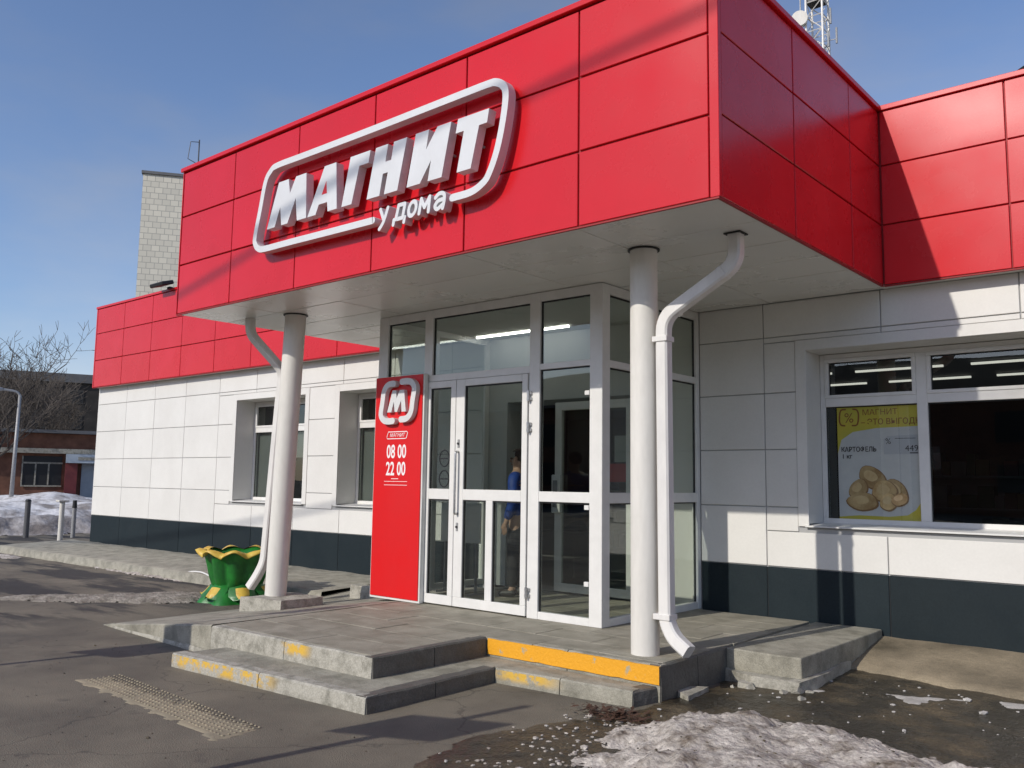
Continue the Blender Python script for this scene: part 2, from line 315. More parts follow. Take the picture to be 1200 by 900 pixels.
def field(name, m, P, step, hfun, jag=.1, jsc=3., base=0., smooth=True):
    """a lump of ground cover inside outline P; hfun(x, y, distance to the edge) is its height; the edge is frayed by noise"""
    xs = [p[0] for p in P]; ys = [p[1] for p in P]; bm = bmesh.new(); V = {}
    nx = int((max(xs) - min(xs) + 2 * jag) / step) + 2; ny = int((max(ys) - min(ys) + 2 * jag) / step) + 2
    x0, y0 = min(xs) - jag, min(ys) - jag
    for i in range(nx):
        for j in range(ny):
            x, y = x0 + i * step, y0 + j * step; d = sdist(P, x, y)
            if d < -jag * 1.2: continue
            d += jag * (nz(x, y, jsc) + .6 * nz(x, y, jsc * 2.7, 5) + .35 * nz(x, y, jsc * 7, 9))
            if d > -step: V[i, j] = bm.verts.new((x, y, base + (hfun(x, y, d) if d > 0 else -.02)))
    for (i, j) in list(V):
        q = [V.get(k) for k in ((i, j), (i + 1, j), (i + 1, j + 1), (i, j + 1))]
        if all(q): bm.faces.new(q)
    me = bpy.data.meshes.new(name); bm.to_mesh(me); bm.free(); me.materials.append(m)
    if smooth: me.shade_smooth()
    return put(bpy.data.objects.new(name, me), None)

ZC = 3.575; ZT = 5.375; H3 = .6; FL = .271      # underside of the fascia, its top, a row, the platform top
DY = 3.41; WY = 3.57; XL = -16.97; XR = 9.7      # fascia plane, wall plane, ends of the shop

# ------------------------------------------------------------------ ground
tag(MB().quad((-900, -900, 0), (900, -900, 0), (900, 900, 0), (-900, 900, 0)).build('ground', ASPH), kind='structure')

# ------------------------------------------------------------------ the shop
shop = empty('shop_building', (-4, WY, 0), 'single storey shop with red metal fascia and white panelled walls', 'shop building')
def panels(name, m, xs, zs, y, th, gap=.010, bev=.004, holes=(), side=None):
    """one clad surface: a panel per cell, cut round the openings"""
    for a, b in zip(xs, xs[1:]):
        for c, d in zip(zs, zs[1:]):
            rc = [(a, b, c, d)]
            for (h0, h1, k0, k1) in holes:
                nx_ = []
                for (p, q, r, t) in rc:
                    if q <= h0 or p >= h1 or t <= k0 or r >= k1: nx_.append((p, q, r, t)); continue
                    if t > k1: nx_.append((p, q, k1, t))
                    if r < k0: nx_.append((p, q, r, k0))
                    zz0, zz1 = max(r, k0), min(t, k1)
                    if p < h0: nx_.append((p, h0, zz0, zz1))
                    if q > h1: nx_.append((h1, q, zz0, zz1))
                rc = nx_
            for (p, q, r, t) in rc:
                if q - p < .05 or t - r < .03: continue
                g = gap / 2; w = random.uniform(-.0012, .0012)
                if side is None: bx(name, m, shop, p + g, q - g, y + w, y + th, r + g, t - g, bev)
                else: MB().box(side - th, side + w, p + g, q - g, r + g, t - g, bev).build(name, m, shop)
WINS = [(-11.45, -9.40), (-8.50, -6.45), (-.86, 1.19), (2.09, 4.14)]
WZ0, WZ1 = 1.24, 3.03; TR = .11
holes = [(a - TR, b + TR, WZ0 - .09, WZ1 + TR) for a, b in WINS]
rows = [.783, 1.4, 2.0, 2.6, 3.2, ZC]
xsL = [XL, -15.67, -14.46, -13.25, -12.04, -10.84, -9.63, -8.42, -7.21, -6.0, -5.35]
xsR = [-2.09, -1.32, -.09, 1.13, 2.35, 3.57, 4.79, 6.0, 7.2, 8.4, XR]
panels('wall_panel', WHITE, xsL, rows, WY, .02, holes=holes); panels('wall_panel', WHITE, xsR, rows, WY, .02, holes=holes)
panels('plinth_panel', PLINTH, xsL, [.05, .783], WY + .004, .02); panels('plinth_panel', PLINTH, xsR, [.05, .783], WY + .004, .02)
for a, b in ((XL + .012, -5.36), (-2.08, XR - .01)): bx('plinth_backing', PLINTHJ, shop, a, b, WY + .0125, WY + .0155, .04, .775)
# structural wall behind the panels, with the window openings left free
def back_wall(x0, x1, op):
    op = [(a - .03, b + .03) for a, b in op]; xs = [x0] + [v for o in op for v in o] + [x1]
    for i in range(0, len(xs), 2): bx('wall', WHITEJ, shop, xs[i], xs[i + 1], WY + .016, 4.2, 0, ZC + .3)
    for a, b in op: bx('wall', WHITEJ, shop, a, b, WY + .018, 4.198, 0, WZ0 - .04); bx('wall', WHITEJ, shop, a, b, WY + .018, 4.198, WZ1 + .04, ZC + .3)
back_wall(XL + .01, -5.3, WINS[:2]); back_wall(-2.14, XR, WINS[2:])
bx('wall', WHITEJ, shop, XL, XL + .2, 4.2, 15, 0, ZC + .3); bx('wall', WHITEJ, shop, XR - .2, XR, 4.2, 15, 0, ZC + .3); bx('wall', WHITEJ, shop, XL, XR, 15, 15.2, 0, ZC + .3)
bx('wall_panel', WHITE, shop, XL - .012, XL + .008, WY, 15, .783, ZC); bx('plinth_panel', PLINTH, shop, XL - .01, XL + .008, WY + .004, 15, .05, .783)
bx('roof', GREYW, shop, XL + .05, XR, DY + .05, 15.2, ZC + .3, ZT - .15)
bx('floor', DIMF, shop, XL + .2, XR - .2, 4.2, 15, .1, FL - .004)
bx('eaves_board', WHITE, shop, XL, -7.13, DY + .03, WY + .02, ZC - .001, ZC + .02); bx('eaves_board', WHITE, shop, -.05, XR, DY + .03, WY + .02, ZC - .001, ZC + .02)
# windows
def window(x0, x1, yf=3.95):
    w = bx('window', PVC, shop, x0 + .004, x1 - .004, yf, yf + .07, WZ0 + .004, WZ0 + .05)
    def fr(a, b, c, d, e=0.): bx('frame', PVC, w, a, b, yf - e, yf + .07 + e, c, d, .004)
    xm = (x0 + x1) / 2
    fr(x0 + .003, x0 + .055, WZ0 + .05, WZ1 - .01, .001); fr(x1 - .055, x1 - .003, WZ0 + .05, WZ1 - .01, .001); fr(x0 + .055, x1 - .055, WZ1 - .06, WZ1 - .01, .002); fr(xm - .05, xm + .05, WZ0 + .05, WZ1 - .06, .003)
    for a, b in ((x0 + .055, xm - .05), (xm + .05, x1 - .055)):
        fr(a, b, 2.46, 2.55, .004)
        for (p, q, r, t) in ((a, b, 2.55, 2.585), (a, b, WZ1 - .1, WZ1 - .06), (a, a + .04, 2.585, WZ1 - .1), (b - .04, b, 2.585, WZ1 - .1)): bx('sash', PVC, w, p, q, yf - .012, yf + .05, r, t, .004)
        for (p, q, r, t) in ((a + .04, b - .04, 2.585, WZ1 - .1), (a, b, WZ0 + .05, 2.46)):
            bx('gasket', GASKET, w, p, q, yf + .022, yf + .03, t - .012, t); bx('gasket', GASKET, w, p, p + .01, yf + .022, yf + .03, r, t - .012)
            bx('pane', GLASS, w, p, q, yf + .032, yf + .044, r, t)
    for (p, q, r, t) in ((x0 - TR, x0, WZ0 - .03, WZ1 + TR), (x1, x1 + TR, WZ0 - .03, WZ1 + TR), (x0, x1, WZ1, WZ1 + TR)): bx('trim', WHITE, w, p, q, WY - .006, WY + .02, r, t, .002)
    bx('reveal', WHITE, w, x0 - .02, x0, WY + .02, yf + .07, WZ0, WZ1); bx('reveal', WHITE, w, x1, x1 + .02, WY + .02, yf + .07, WZ0, WZ1); bx('reveal', WHITE, w, x0, x1, WY + .02, yf + .07, WZ1 - .004, WZ1 + .02)
    MB().prism([(WY - .03, WZ0 - .035), (yf, WZ0 - .012), (yf, WZ0 + .004), (WY - .03, WZ0 - .02)], 'X', x0 - .03, x1 + .03).build('sill', PVC, w)
    return w
BLIND = mat('grey_roller_blind', (.15, .16, .155), (.12, .13, .125), 1.5, .8)
for k, (a, b) in enumerate(WINS):
    w = window(a, b)
    if k < 2:
        xm = (a + b) / 2
        bx('blind', BLIND, w, a + .07, xm - .06, 4.04, 4.05, WZ0 + .05, 2.47); bx('blind', BLIND, w, xm + .06, b - .07, 4.04, 4.05, WZ0 + .05 if k else 2.0, 2.47)
# main red fascia
MB().box(XL + .02, XR, DY + .02, DY + .04, ZC + .01, ZT - .02).build('fascia_backing', REDBACK, shop)
fr_rows = [ZC, ZC + .6, ZC + 1.2, ZT - .04]
panels('fascia_panel', RED, [XL + .03, -15.67, -14.46, -13.25, -12.04, -10.84, -9.63, -8.42, -7.15], fr_rows, DY, .022, .014)
panels('fascia_panel', RED, [.005, 1.115, 2.325, 3.53, 4.74, 5.95, 7.16, 8.37, XR - .03], fr_rows, DY, .022, .014)
bx('corner_trim', RED, shop, XL - .012, XL + .03, DY - .006, DY + .06, ZC, ZT - .02, .003); bx('fascia_panel', RED, shop, XL - .01, XL + .02, DY + .06, 15.2, ZC, ZT - .02)
bx('coping', RED, shop, XL - .03, -7.16, DY - .02, DY + .35, ZT - .035, ZT + .015, .004); bx('coping', RED, shop, .02, XR, DY - .02, DY + .35, ZT - .035, ZT + .015, .004)
bx('drip_edge', REDBACK, shop, XL, -7.15, DY - .004, DY + .03, ZC - .012, ZC - .001); bx('drip_edge', REDBACK, shop, .005, XR, DY - .004, DY + .03, ZC - .012, ZC - .001)
# canopy over the entrance
X0 = -7.18
MB().box(X0 + .02, -.02, .02, .04, ZC + .01, ZT - .02).box(-.04, -.02, .04, DY + .02, ZC + .01, ZT - .02).box(X0 + .02, X0 + .04, .04, DY + .02, ZC + .01, ZT - .02).build('fascia_backing', REDBACK, shop)
panels('fascia_panel', RED, [X0 + .012, -6.04, -4.83, -3.615, -2.405, -1.19, -.072], fr_rows, 0, .022, .016)
panels('fascia_panel', RED, [.045, 1.30, 2.58, DY - .004], fr_rows, 0, .022, .014, side=0.)
panels('fascia_panel', RED, [.045, 1.30, 2.58, DY - .004], fr_rows, 0, .022, .014, side=X0 + .022)
bx('corner_trim', RED, shop, -.066, .006, -.006, .04, ZC, ZT - .02, .003); bx('corner_trim', RED, shop, X0 - .006, X0 + .01, -.006, .04, ZC, ZT - .02, .003)
MB().box(X0 - .03, .03, -.03, .3, ZT - .03, ZT + .02, .004).box(-.3, .03, .3, DY + .3, ZT - .03, ZT + .02, .004).box(X0 - .03, X0 + .3, .3, DY + .3, ZT - .03, ZT + .02, .004).build('coping', RED, shop)
bx('canopy_roof', GREYW, shop, X0 + .04, -.04, .04, DY + .1, ZC + .15, ZT - .1)
MB().box(X0, .0, -.004, .02, ZC - .014, ZC - .002).box(-.02, .002, .02, DY, ZC - .014, ZC - .002).build('drip_edge', REDBACK, shop)
sx_ = [X0 + .02, -6.08, -4.93, -3.70, -2.465, -1.228, -.02]; sy_ = [.02, .681, 1.313, 1.942, 2.571, 3.2, WY - .01]
for a, b in zip(sx_, sx_[1:]):
    for c, d in zip(sy_, sy_[1:]): bx('soffit_panel', SOFFIT, shop, a + .005, b - .005, c + .006, d - .006, ZC - .002 + random.uniform(-.0015, .0015), ZC + .02, .003)
bx('soffit_backing', WHITEJ, shop, X0 + .03, -.03, .03, WY, ZC + .021, ZC + .06)
# columns: the left one leans a little
def column(xt, xb, y, z0, r):
    c = MB().cyl((xb, y, z0), (xt, y, ZC - .004), r, n=48, cap=False).build('column', COLW, shop, smooth=True)
    MB().cyl((xt, y, ZC - .016), (xt, y, ZC - .005), r + .02, n=32).build('ceiling_collar', GASKET, c)
    for f in (.33, .67):
        MB().cyl((xb + (xt - xb) * f, y, z0 + (ZC - z0) * f - .004), (xb + (xt - xb) * f, y, z0 + (ZC - z0) * f + .004), r + .0015, n=40, cap=False).build('weld_seam', COLW, c)
column(-1.14, -1.135, .865, FL, .114); column(-6.0, -6.165, .88, FL, .124)
def pipe(P, r, brs, lean=0.):
    o = MB().tube(P, r, square=True, ref=Vector((0, 1, 0))).build('downpipe', PIPEW, shop)
    for (x, y, z, cx) in brs:
        MB().box(min(x - r - .008, cx), max(x + r + .008, cx), y - r - .01, y + r + .01, z - .022, z + .022, .003).build('bracket', PIPEW, o)
    return o
def bends(P, k=5, r=.14):
    """rounds the corners of a pipe run"""
    P = [Vector(p) for p in P]; o = [P[0]]
    for a, b, c in zip(P, P[1:], P[2:]):
        u = (a - b).normalized(); v = (c - b).normalized(); q = min(r, (a - b).length * .45, (c - b).length * .45)
        for t in range(k + 1):
            t /= k; o.append((b + u * q) * (1 - t) ** 2 + b * 2 * t * (1 - t) + (b + v * q) * t * t)
    return o + [P[-1]]
py = .855
p = pipe(bends([(-.315, py + .03, ZC - .003), (-.315, py + .03, 3.33), (-.945, py, 2.97), (-.945, py, 2.70), (-.93, py, .55), (-.86, py - .01, .43), (-.72, py - .03, .345)], 6, .13), .053, [(-.945, py, 2.79, -1.02), (-.932, py, .585, -1.02)])
for (a, b) in (((-.315, py + .03, 3.34), (-.315, py + .03, 3.30)), ):
    pass
for q in ((-.42, 3.262), (-.84, 3.022)):   # joint sleeves on the sloping run
    d = Vector((-.63, -.03, -.36)).normalized(); c = Vector((q[0], py + .02, q[1] + .008)); MB().tube([c - d * .02, c + d * .02], .0565, square=True, ref=Vector((0, 1, 0))).build('sleeve', PIPEW, p)
bx('ceiling_collar', GASKET, p, -.315 - .07, -.315 + .07, py - .04, py + .1, ZC - .014, ZC - .005)
pipe(bends([(-6.66, .69, ZC - .003), (-6.66, .70, 3.38), (-6.41, 1.03, 2.93), (-6.45, 1.03, 2.7), (-6.63, 1.03, .62), (-6.70, .99, .45), (-6.80, .95, .30)], 6, .12), .05, [])

# entrance box of white framed glass
EY = 1.64; EX = -2.09; EL = -5.35
eg = bx('entrance_glazing', PVC, shop, EX - .148, EX, EY, EY + .135, FL, ZC - .006, .004)      # the corner post carries the rest
def fr(a, b, c, d, y0=EY, y1=EY + .07, n='mullion'): bx(n, PVC, eg, a, b, y0, y1, c, d, .003)
def pane(par, x0, x1, z0, z1, y=EY + .03):
    bx('pane', GLASS, par, x0, x1, y, y + .012, z0, z1)
    MB().box(x0, x1, y - .006, y + .018, z1 - .014, z1).box(x0, x0 + .011, y - .006, y + .018, z0, z1 - .014).box(x1 - .007, x1, y - .006, y + .018, z0, z1 - .014).build('gasket', GASKET, par)
fr(EL, -5.19, FL, ZC - .006); fr(-4.56, -4.43, 2.80, ZC - .006, EY + .001); fr(-3.0, -2.862, FL, ZC - .006, EY + .001)
for a, b in ((-5.19, -4.56), (-4.43, -3.0), (-2.862, -2.238)):
    fr(a, b, 3.475, ZC - .006, EY + .003, n='transom'); pane(eg, a, b, 2.815, 3.475)
fr(-5.19, -3.0, 2.74, 2.815, EY + .004, n='transom'); fr(-2.862, -2.238, 2.765, 2.825, EY + .004, n='transom')
fr(-5.19, -4.66, FL, .34, EY + .003, n='transom'); pane(eg, -5.19, -4.66, .34, 2.74); fr(-4.72, -4.66, .34, 2.74, EY + .002)
fr(-2.862, -2.238, 1.428, 1.53, EY + .004, n='transom'); fr(-2.862, -2.238, FL, .345, EY + .004, n='transom')
pane(eg, -2.862, -2.238, 1.53, 2.765); pane(eg, -2.862, -2.238, .345, 1.428)
for z in (2.495, 1.385, .662): bx('glass_clip', PVC, eg, -2.29, -2.236, EY - .012, EY + .02, z - .022, z + .022, .003)
# its right hand side
def fs(y0, y1, c, d, e=0., n='mullion'): bx(n, PVC, eg, EX - .07 + e, EX - e, y0, y1, c, d, .003)
def spane(y0, y1, z0, z1):
    bx('pane', GLASS, eg, EX - .045, EX - .033, y0, y1, z0, z1)
    MB().box(EX - .05, EX - .028, y0, y1, z1 - .014, z1).box(EX - .05, EX - .028, y1 - .012, y1, z0, z1 - .014).build('gasket', GASKET, eg)
fs(3.50, WY, FL, ZC - .006, .001); fs(2.60, 2.70, FL, ZC - .006, .001)
for a, b in ((EY + .135, 2.60), (2.70, 3.50)):
    for c, d in ((FL, .345), (1.428, 1.53), (2.75, 2.82), (3.475, ZC - .006)): fs(a, b, c, d, .003, 'transom')
    for c, d in ((.345, 1.428), (1.53, 2.75), (2.82, 3.475)): spane(a, b, c, d)
for y0, y1 in ((EY + .07, 2.6), (2.6, WY)):       # left hand side
    bx('mullion', PVC, eg, EL, EL + .07, y1 - .08, y1, FL, ZC - .006); bx('pane', GLASS, eg, EL + .03, EL + .042, y0, y1 - .08, FL + .07, 3.47)
    for c, d in ((FL, FL + .07), (3.47, ZC - .006)): bx('transom', PVC, eg, EL + .002, EL + .068, y0, y1 - .08, c, d)
# double door
def hinge(par, x, z):
    MB().cyl((x, EY - .03, z - .055), (x, EY - .03, z + .055), .014, n=10).box(x - .03, x + .03, EY - .022, EY - .002, z - .045, z - .012, .003).box(x - .03, x + .03, EY - .022, EY - .002, z + .014, z + .047, .003).build('hinge', METAL, par)
dl = bx('door', PVC, shop, -4.655, -4.035, EY - .01, EY + .05, .285, .385, .004, label='narrow left leaf of the white double door')
for a, b, c, d in ((-4.655, -4.43, .385, 2.735), (-4.11, -4.035, .385, 2.735), (-4.43, -4.11, 1.42, 1.535), (-4.43, -4.11, 2.66, 2.735)): bx('stile', PVC, dl, a, b, EY - .011, EY + .051, c, d, .004)
pane(dl, -4.43, -4.11, 1.535, 2.66, EY + .01); pane(dl, -4.43, -4.11, .385, 1.42, EY + .01)
for z in (2.50, 2.19, .45): hinge(dl, -4.60, z)
for z in (1.871, 1.646):
    MB().tube([(-4.205 + .075 * math.cos(t), EY + .006, z + .09 * math.sin(t)) for t in (2 * math.pi * k / 24 for k in range(25))], .007, 6, cap=False).build('dark_ring', BLACK, dl)  # thin dark rings and bars set on the narrow leaf's glass
    MB().box(-4.262, -4.148, EY + .004, EY + .008, z - .01, z + .006).build('dark_bar', BLACK, dl)
dr = bx('door', PVC, shop, -4.028, -3.012, EY - .01, EY + .05, .285, .385, .004, label='wide right leaf of the white double door with the bar handle')
for a, b, c, d in ((-4.028, -3.90, .385, 2.735), (-3.085, -3.012, .385, 2.735), (-3.90, -3.085, 1.42, 1.535), (-3.90, -3.085, 2.66, 2.735), (-3.565, -3.47, .385, 1.42)): bx('stile', PVC, dr, a, b, EY - .011, EY + .051, c, d, .004)
pane(dr, -3.90, -3.085, 1.535, 2.66, EY + .01); pane(dr, -3.90, -3.565, .385, 1.42, EY + .01); pane(dr, -3.47, -3.085, .385, 1.42, EY + .01)
for z in (2.50, 2.18, .52): hinge(dr, -2.985, z)
MB().tube(bends([(-3.975, EY - .011, 1.94), (-3.975, EY - .06, 1.94), (-3.975, EY - .06, 1.27), (-3.975, EY - .011, 1.27)], 4, .03), .013, 10).build('handle', METAL, dr, smooth=True)
for z in (2.03, 1.13): MB().box(-3.99, -3.96, EY - .018, EY - .01, z - .045, z + .045, .003).build('lock_plate', GALV, dr); MB().cyl((-3.975, EY - .03, z), (-3.975, EY - .016, z), .012, n=10).build('lock_barrel', BLACK, dr)
# inside the entrance: back wall with the way into the shop
for a, b, c, d in ((EL, -4.95, FL, ZC), (-2.86, EX - .07, FL, ZC), (-4.95, -2.86, 2.68, ZC)): bx('inner_wall', DIMW if b < -3 or c > 1 else WHITE, shop, a, b, WY - .002, 4.2, c, d)
bx('entrance_ceiling', DIMW, shop, EL + .07, EX - .07, EY + .07, WY, ZC - .03, ZC - .006)
bx('floor', DIMF, shop, -4.95, -2.86, WY, 4.21, .1, FL - .003)
bx('tube_lamp', mat('lit_entrance_lamp', (1, .98, .94), emit=9), shop, -5.2, -3.67, 3.2, 3.225, ZC - .055, ZC - .034)
idr = bx('inner_door', PVC, shop, -4.03, -2.88, 3.42, 3.48, .30, .40, .004, label='white framed inner door with a boxed pull handle')
for a, b, c, d in ((-4.03, -3.93, .40, 2.62), (-2.98, -2.88, .40, 2.62), (-3.93, -2.98, 2.52, 2.62)): bx('stile', PVC, idr, a, b, 3.421, 3.481, c, d, .004)
bx('pane', GLASS, idr, -3.93, -2.98, 3.44, 3.452, .40, 2.52)
MB().box(-4.03, -3.90, 3.35, 3.42, 1.25, 1.72, .01).build('handle_box', PVC, idr); MB().box(-4.0, -3.93, 3.34, 3.351, 1.32, 1.65, .004).build('handle_pull', GALV, idr)
# the selling room seen through the glass
room = MB(); room.box(XL + .2, XR - .2, 4.2, 4.24, 3.4, 3.44); room.bm.clear()
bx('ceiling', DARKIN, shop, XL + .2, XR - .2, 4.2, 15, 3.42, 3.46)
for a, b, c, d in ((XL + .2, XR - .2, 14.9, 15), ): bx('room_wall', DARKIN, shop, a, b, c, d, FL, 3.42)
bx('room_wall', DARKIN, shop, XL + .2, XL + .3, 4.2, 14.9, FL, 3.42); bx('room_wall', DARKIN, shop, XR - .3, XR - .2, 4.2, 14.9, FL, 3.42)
for y in (8.3, 9.9):
    for i in range(9):
        x = -12 + i * 1.62 + (.3 if y > 8 else 0)
        bx('tube_lamp', LAMP, shop, x, x + 1.25, y, y + .045, 3.37, 3.40)
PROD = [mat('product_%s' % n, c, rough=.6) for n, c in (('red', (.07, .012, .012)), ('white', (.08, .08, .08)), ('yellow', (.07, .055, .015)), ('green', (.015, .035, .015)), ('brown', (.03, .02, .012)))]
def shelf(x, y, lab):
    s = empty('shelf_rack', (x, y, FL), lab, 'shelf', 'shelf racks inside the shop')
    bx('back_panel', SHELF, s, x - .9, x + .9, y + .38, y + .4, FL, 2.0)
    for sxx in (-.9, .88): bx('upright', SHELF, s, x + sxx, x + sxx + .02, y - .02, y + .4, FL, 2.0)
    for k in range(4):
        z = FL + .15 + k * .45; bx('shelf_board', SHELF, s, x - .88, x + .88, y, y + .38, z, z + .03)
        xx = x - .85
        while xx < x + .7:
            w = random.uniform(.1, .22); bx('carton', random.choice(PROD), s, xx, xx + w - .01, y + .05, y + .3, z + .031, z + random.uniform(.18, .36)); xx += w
shelf(-.2, 8.2, 'shelf rack behind the poster window, left of the shop room'); shelf(1.7, 8.2, 'shelf rack seen through the dark right hand pane'); shelf(-4.2, 8.0, 'shelf rack straight behind the glass entrance'); shelf(-6.2, 8.6, 'shelf rack deep behind the left leaf of the door')

# floodlight on the left fascia
f = empty('floodlight', (-13.85, DY - .05, ZT), 'small dark floodlight on top of the left red fascia', 'floodlight')
MB().box(-13.9, -13.8, DY - .02, DY + .06, ZT + .015, ZT + .06, .004).build('base', BLACK, f); MB().box(-14.12, -13.62, DY - .28, DY - .02, ZT + .05, ZT + .13, .015, rot=Matrix.Rotation(R(18), 3, 'X')).build('head', BLACK, f)

# ------------------------------------------------------------------ lit-letter sign on the canopy
YS, YB = -.14, -.05
def q(x, z): return (x + .0157 * (x - 2.707), z + .0157 * (z - 1.614))
sign = empty('shop_sign', (-3.6, 0, 4.3), 'large white raised letters in a rounded outline on the red canopy', 'shop sign')
path = [(-2.335, 3.982), (-2.12, 3.987), (-1.99, 4.035), (-1.925, 4.10), (-1.845, 4.27), (-1.785, 4.50), (-1.757, 4.71), (-1.785, 4.805), (-1.865, 4.857), (-1.97, 4.868), (-2.4, 4.864), (-3.4, 4.853), (-4.4, 4.85), (-4.88, 4.85), (-5.0, 4.815), (-5.09, 4.71), (-5.165, 4.42), (-5.235, 4.15), (-5.222, 4.065), (-5.16, 4.01), (-5.05, 3.99), (-4.6, 3.987), (-4.0, 3.98), (-3.42, 3.975), (-3.345, 3.975)]
sp = [q(v.x, v.y) for v in spline([Vector((a, b, 0)) for a, b in path], 4)]
ribbon(sp, .066, YS, YB).build('outline', [LETTER], sign)
def letter(pts, bridge=()):
    o = MB().prism([q(*p) for p in pts], 'Y', YS, YB, bridge).build('letter', [LETTER, LSIDE], sign)
    for p in o.data.polygons: p.material_index = 0 if abs(p.normal.y) > .9 else 1
    for k in (0, 1): pass
    return o
B0, T0 = 4.19, 4.655
letter([(-5.02, B0), (-4.84, T0), (-4.672, T0), (-4.644, 4.50), (-4.547, T0), (-4.378, T0), (-4.357, B0), (-4.507, B0), (-4.54, 4.43), (-4.667, B0), (-4.771, B0), (-4.80, 4.385), (-4.887, B0)])
letter([(-4.334, B0), (-4.086, T0), (-3.907, T0), (-3.877, B0), (-4.015, B0), (-4.028, 4.285), (-4.158, 4.285), (-4.205, B0)])
sign.children[-1]
bx_hole = MB().prism([q(*p) for p in [(-4.116, 4.375), (-4.05, 4.50), (-4.036, 4.375)]], 'Y', YS - .002, YS + .004).build('letter_counter', SIGNRED, sign)
letter([(-3.806, B0), (-3.693, T0), (-3.407, T0), (-3.432, 4.54), (-3.560, 4.54), (-3.659, B0)])
letter([(-3.441, B0), (-3.33, T0), (-3.163, T0), (-3.196, 4.495), (-3.117, 4.495), (-3.085, T0), (-2.913, T0), (-3.025, B0), (-3.202, B0), (-3.157, 4.388), (-3.225, 4.388), (-3.265, B0)])
letter([(-2.903, B0), (-2.80, T0), (-2.634, T0), (-2.666, 4.48), (-2.53, T0), (-2.365, T0), (-2.468, B0), (-2.637, B0), (-2.600, 4.372), (-2.735, B0)])
letter([(-2.289, B0), (-2.215, 4.535), (-2.310, 4.535), (-2.285, T0), (-1.933, T0), (-1.955, 4.54), (-2.042, 4.54), (-2.130, B0)])
def small_letter(strokes):
    bm = bmesh.new()
    for i, P in enumerate(strokes):
        t = ribbon([q(v.x, v.y) for v in spline([Vector((a, b, 0)) for a, b in P], 4)] if len(P) > 2 else [q(*p) for p in P], .036, YS - .0007 * i, YB - .0007 * i)
        me = bpy.data.meshes.new('t'); t.bm.to_mesh(me); t.bm.free(); bm.from_mesh(me); bpy.data.meshes.remove(me)
    mb = MB(); mb.bm.free(); mb.bm = bm; mb.build('small_letter', LETTER, sign)
small_letter([[(-3.24, 4.055), (-3.195, 3.955)], [(-3.14, 4.055), (-3.195, 3.935), (-3.25, 3.875)]])
small_letter([[(-3.065, 3.882), (-3.056, 3.925)], [(-3.056, 3.925), (-2.915, 3.925)], [(-2.918, 3.92), (-2.925, 3.882)], [(-3.03, 3.925), (-2.995, 4.045)], [(-2.995, 4.047), (-2.915, 4.047)], [(-2.913, 4.045), (-2.94, 3.925)]])
mb = MB(); rg = []
for k in range(20):
    t = 2 * math.pi * k / 20; row = []
    for (ra, rb_, y) in ((.064, .080, YB), (.064, .080, YS), (.029, .044, YS), (.029, .044, YB)):
        a, b = q(-2.82 + ra * math.cos(t) + .2 * rb_ * math.sin(t), 3.983 + rb_ * math.sin(t)); row.append(mb.bm.verts.new((a, y, b)))
    rg.append(row)
for k in range(20):
    for j in range(4): mb.bm.faces.new((rg[k][j], rg[k][(j + 1) % 4], rg[(k + 1) % 20][(j + 1) % 4], rg[(k + 1) % 20][j]))
mb.build('small_letter', LETTER, sign)
small_letter([[(-2.735, 3.922), (-2.708, 4.048)], [(-2.708, 4.045), (-2.667, 3.965)], [(-2.667, 3.965), (-2.603, 4.048)], [(-2.603, 4.045), (-2.617, 3.918)]])
small_letter([[(-2.535, 4.022), (-2.49, 4.05), (-2.437, 4.04), (-2.427, 3.99), (-2.447, 3.915)], [(-2.43, 3.992), (-2.50, 3.988), (-2.538, 3.95), (-2.512, 3.917), (-2.452, 3.945)]])
for k in range(9):
    x = -4.9 + k * .34; MB().cyl((x, YB + .001, 4.45), (x, .004, 4.45), .012, n=8).build('standoff', GALV, sign)

# ------------------------------------------------------------------ opening-hours board beside the door
bd = empty('opening_hours_board', (-5.04, 1.6, FL), 'tall red board with opening hours standing left of the doors', 'sign board')
bx('edge_frame', PVC, bd, -5.30, -4.468, 1.565, 1.625, FL + .002, 2.83, .004)
bx('face', SIGNRED, bd, -5.28, -4.488, 1.553, 1.564, FL + .03, 2.825, .002)
def em(z, s, y, w, d):
    c0 = Vector((-4.84, z))
    Lq = [(-.045, .16), (-.11, .152), (-.155, .10), (-.17, .0), (-.185, -.11), (-.15, -.16), (-.10, -.172), (-.045, -.17)]
    for sg in (1, -1):
        P = [(c0.x + sg * a * 1.5, c0.y + sg * b * s) for a, b in Lq]
        ribbon([(v.x, v.y) for v in spline([Vector((a, b, 0)) for a, b in P], 4)], w, y - d, y).build('emblem_ring', LETTER, bd)
em(2.525, 1.31, 1.552, .072, .06)
mm = [(-.14, -.10), (-.075, .11), (-.03, .11), (-.02, .03), (.02, .11), (.075, .11), (.105, -.10), (.05, -.10), (.04, .01), (-.01, -.10), (-.04, -.10), (-.055, .0), (-.085, -.10)]
MB().prism([(-4.84 + a * 1.3, 2.525 + b * 1.2) for a, b in mm], 'Y', 1.505, 1.553).build('emblem_letter', LETTER, bd)
lp = [(-5.065, 2.12), (-5.04, 2.18), (-4.725, 2.18), (-4.712, 2.163), (-4.732, 2.107), (-4.752, 2.10), (-5.055, 2.10), (-5.065, 2.12)]
ribbon(lp, .009, 1.5505, 1.553).build('print', PRINTW, bd)
text('МАГНИТ', .042, -4.888, 1.5525, 2.122, PRINTW, bd, 'print', xs=1.02, shear=.2)
text('08 00', .155, -4.895, 1.5525, 1.88, PRINTW, bd, 'print', xs=.68, bold=.004); text('22 00', .155, -4.90, 1.5525, 1.682, PRINTW, bd, 'print', xs=.68, bold=.004)
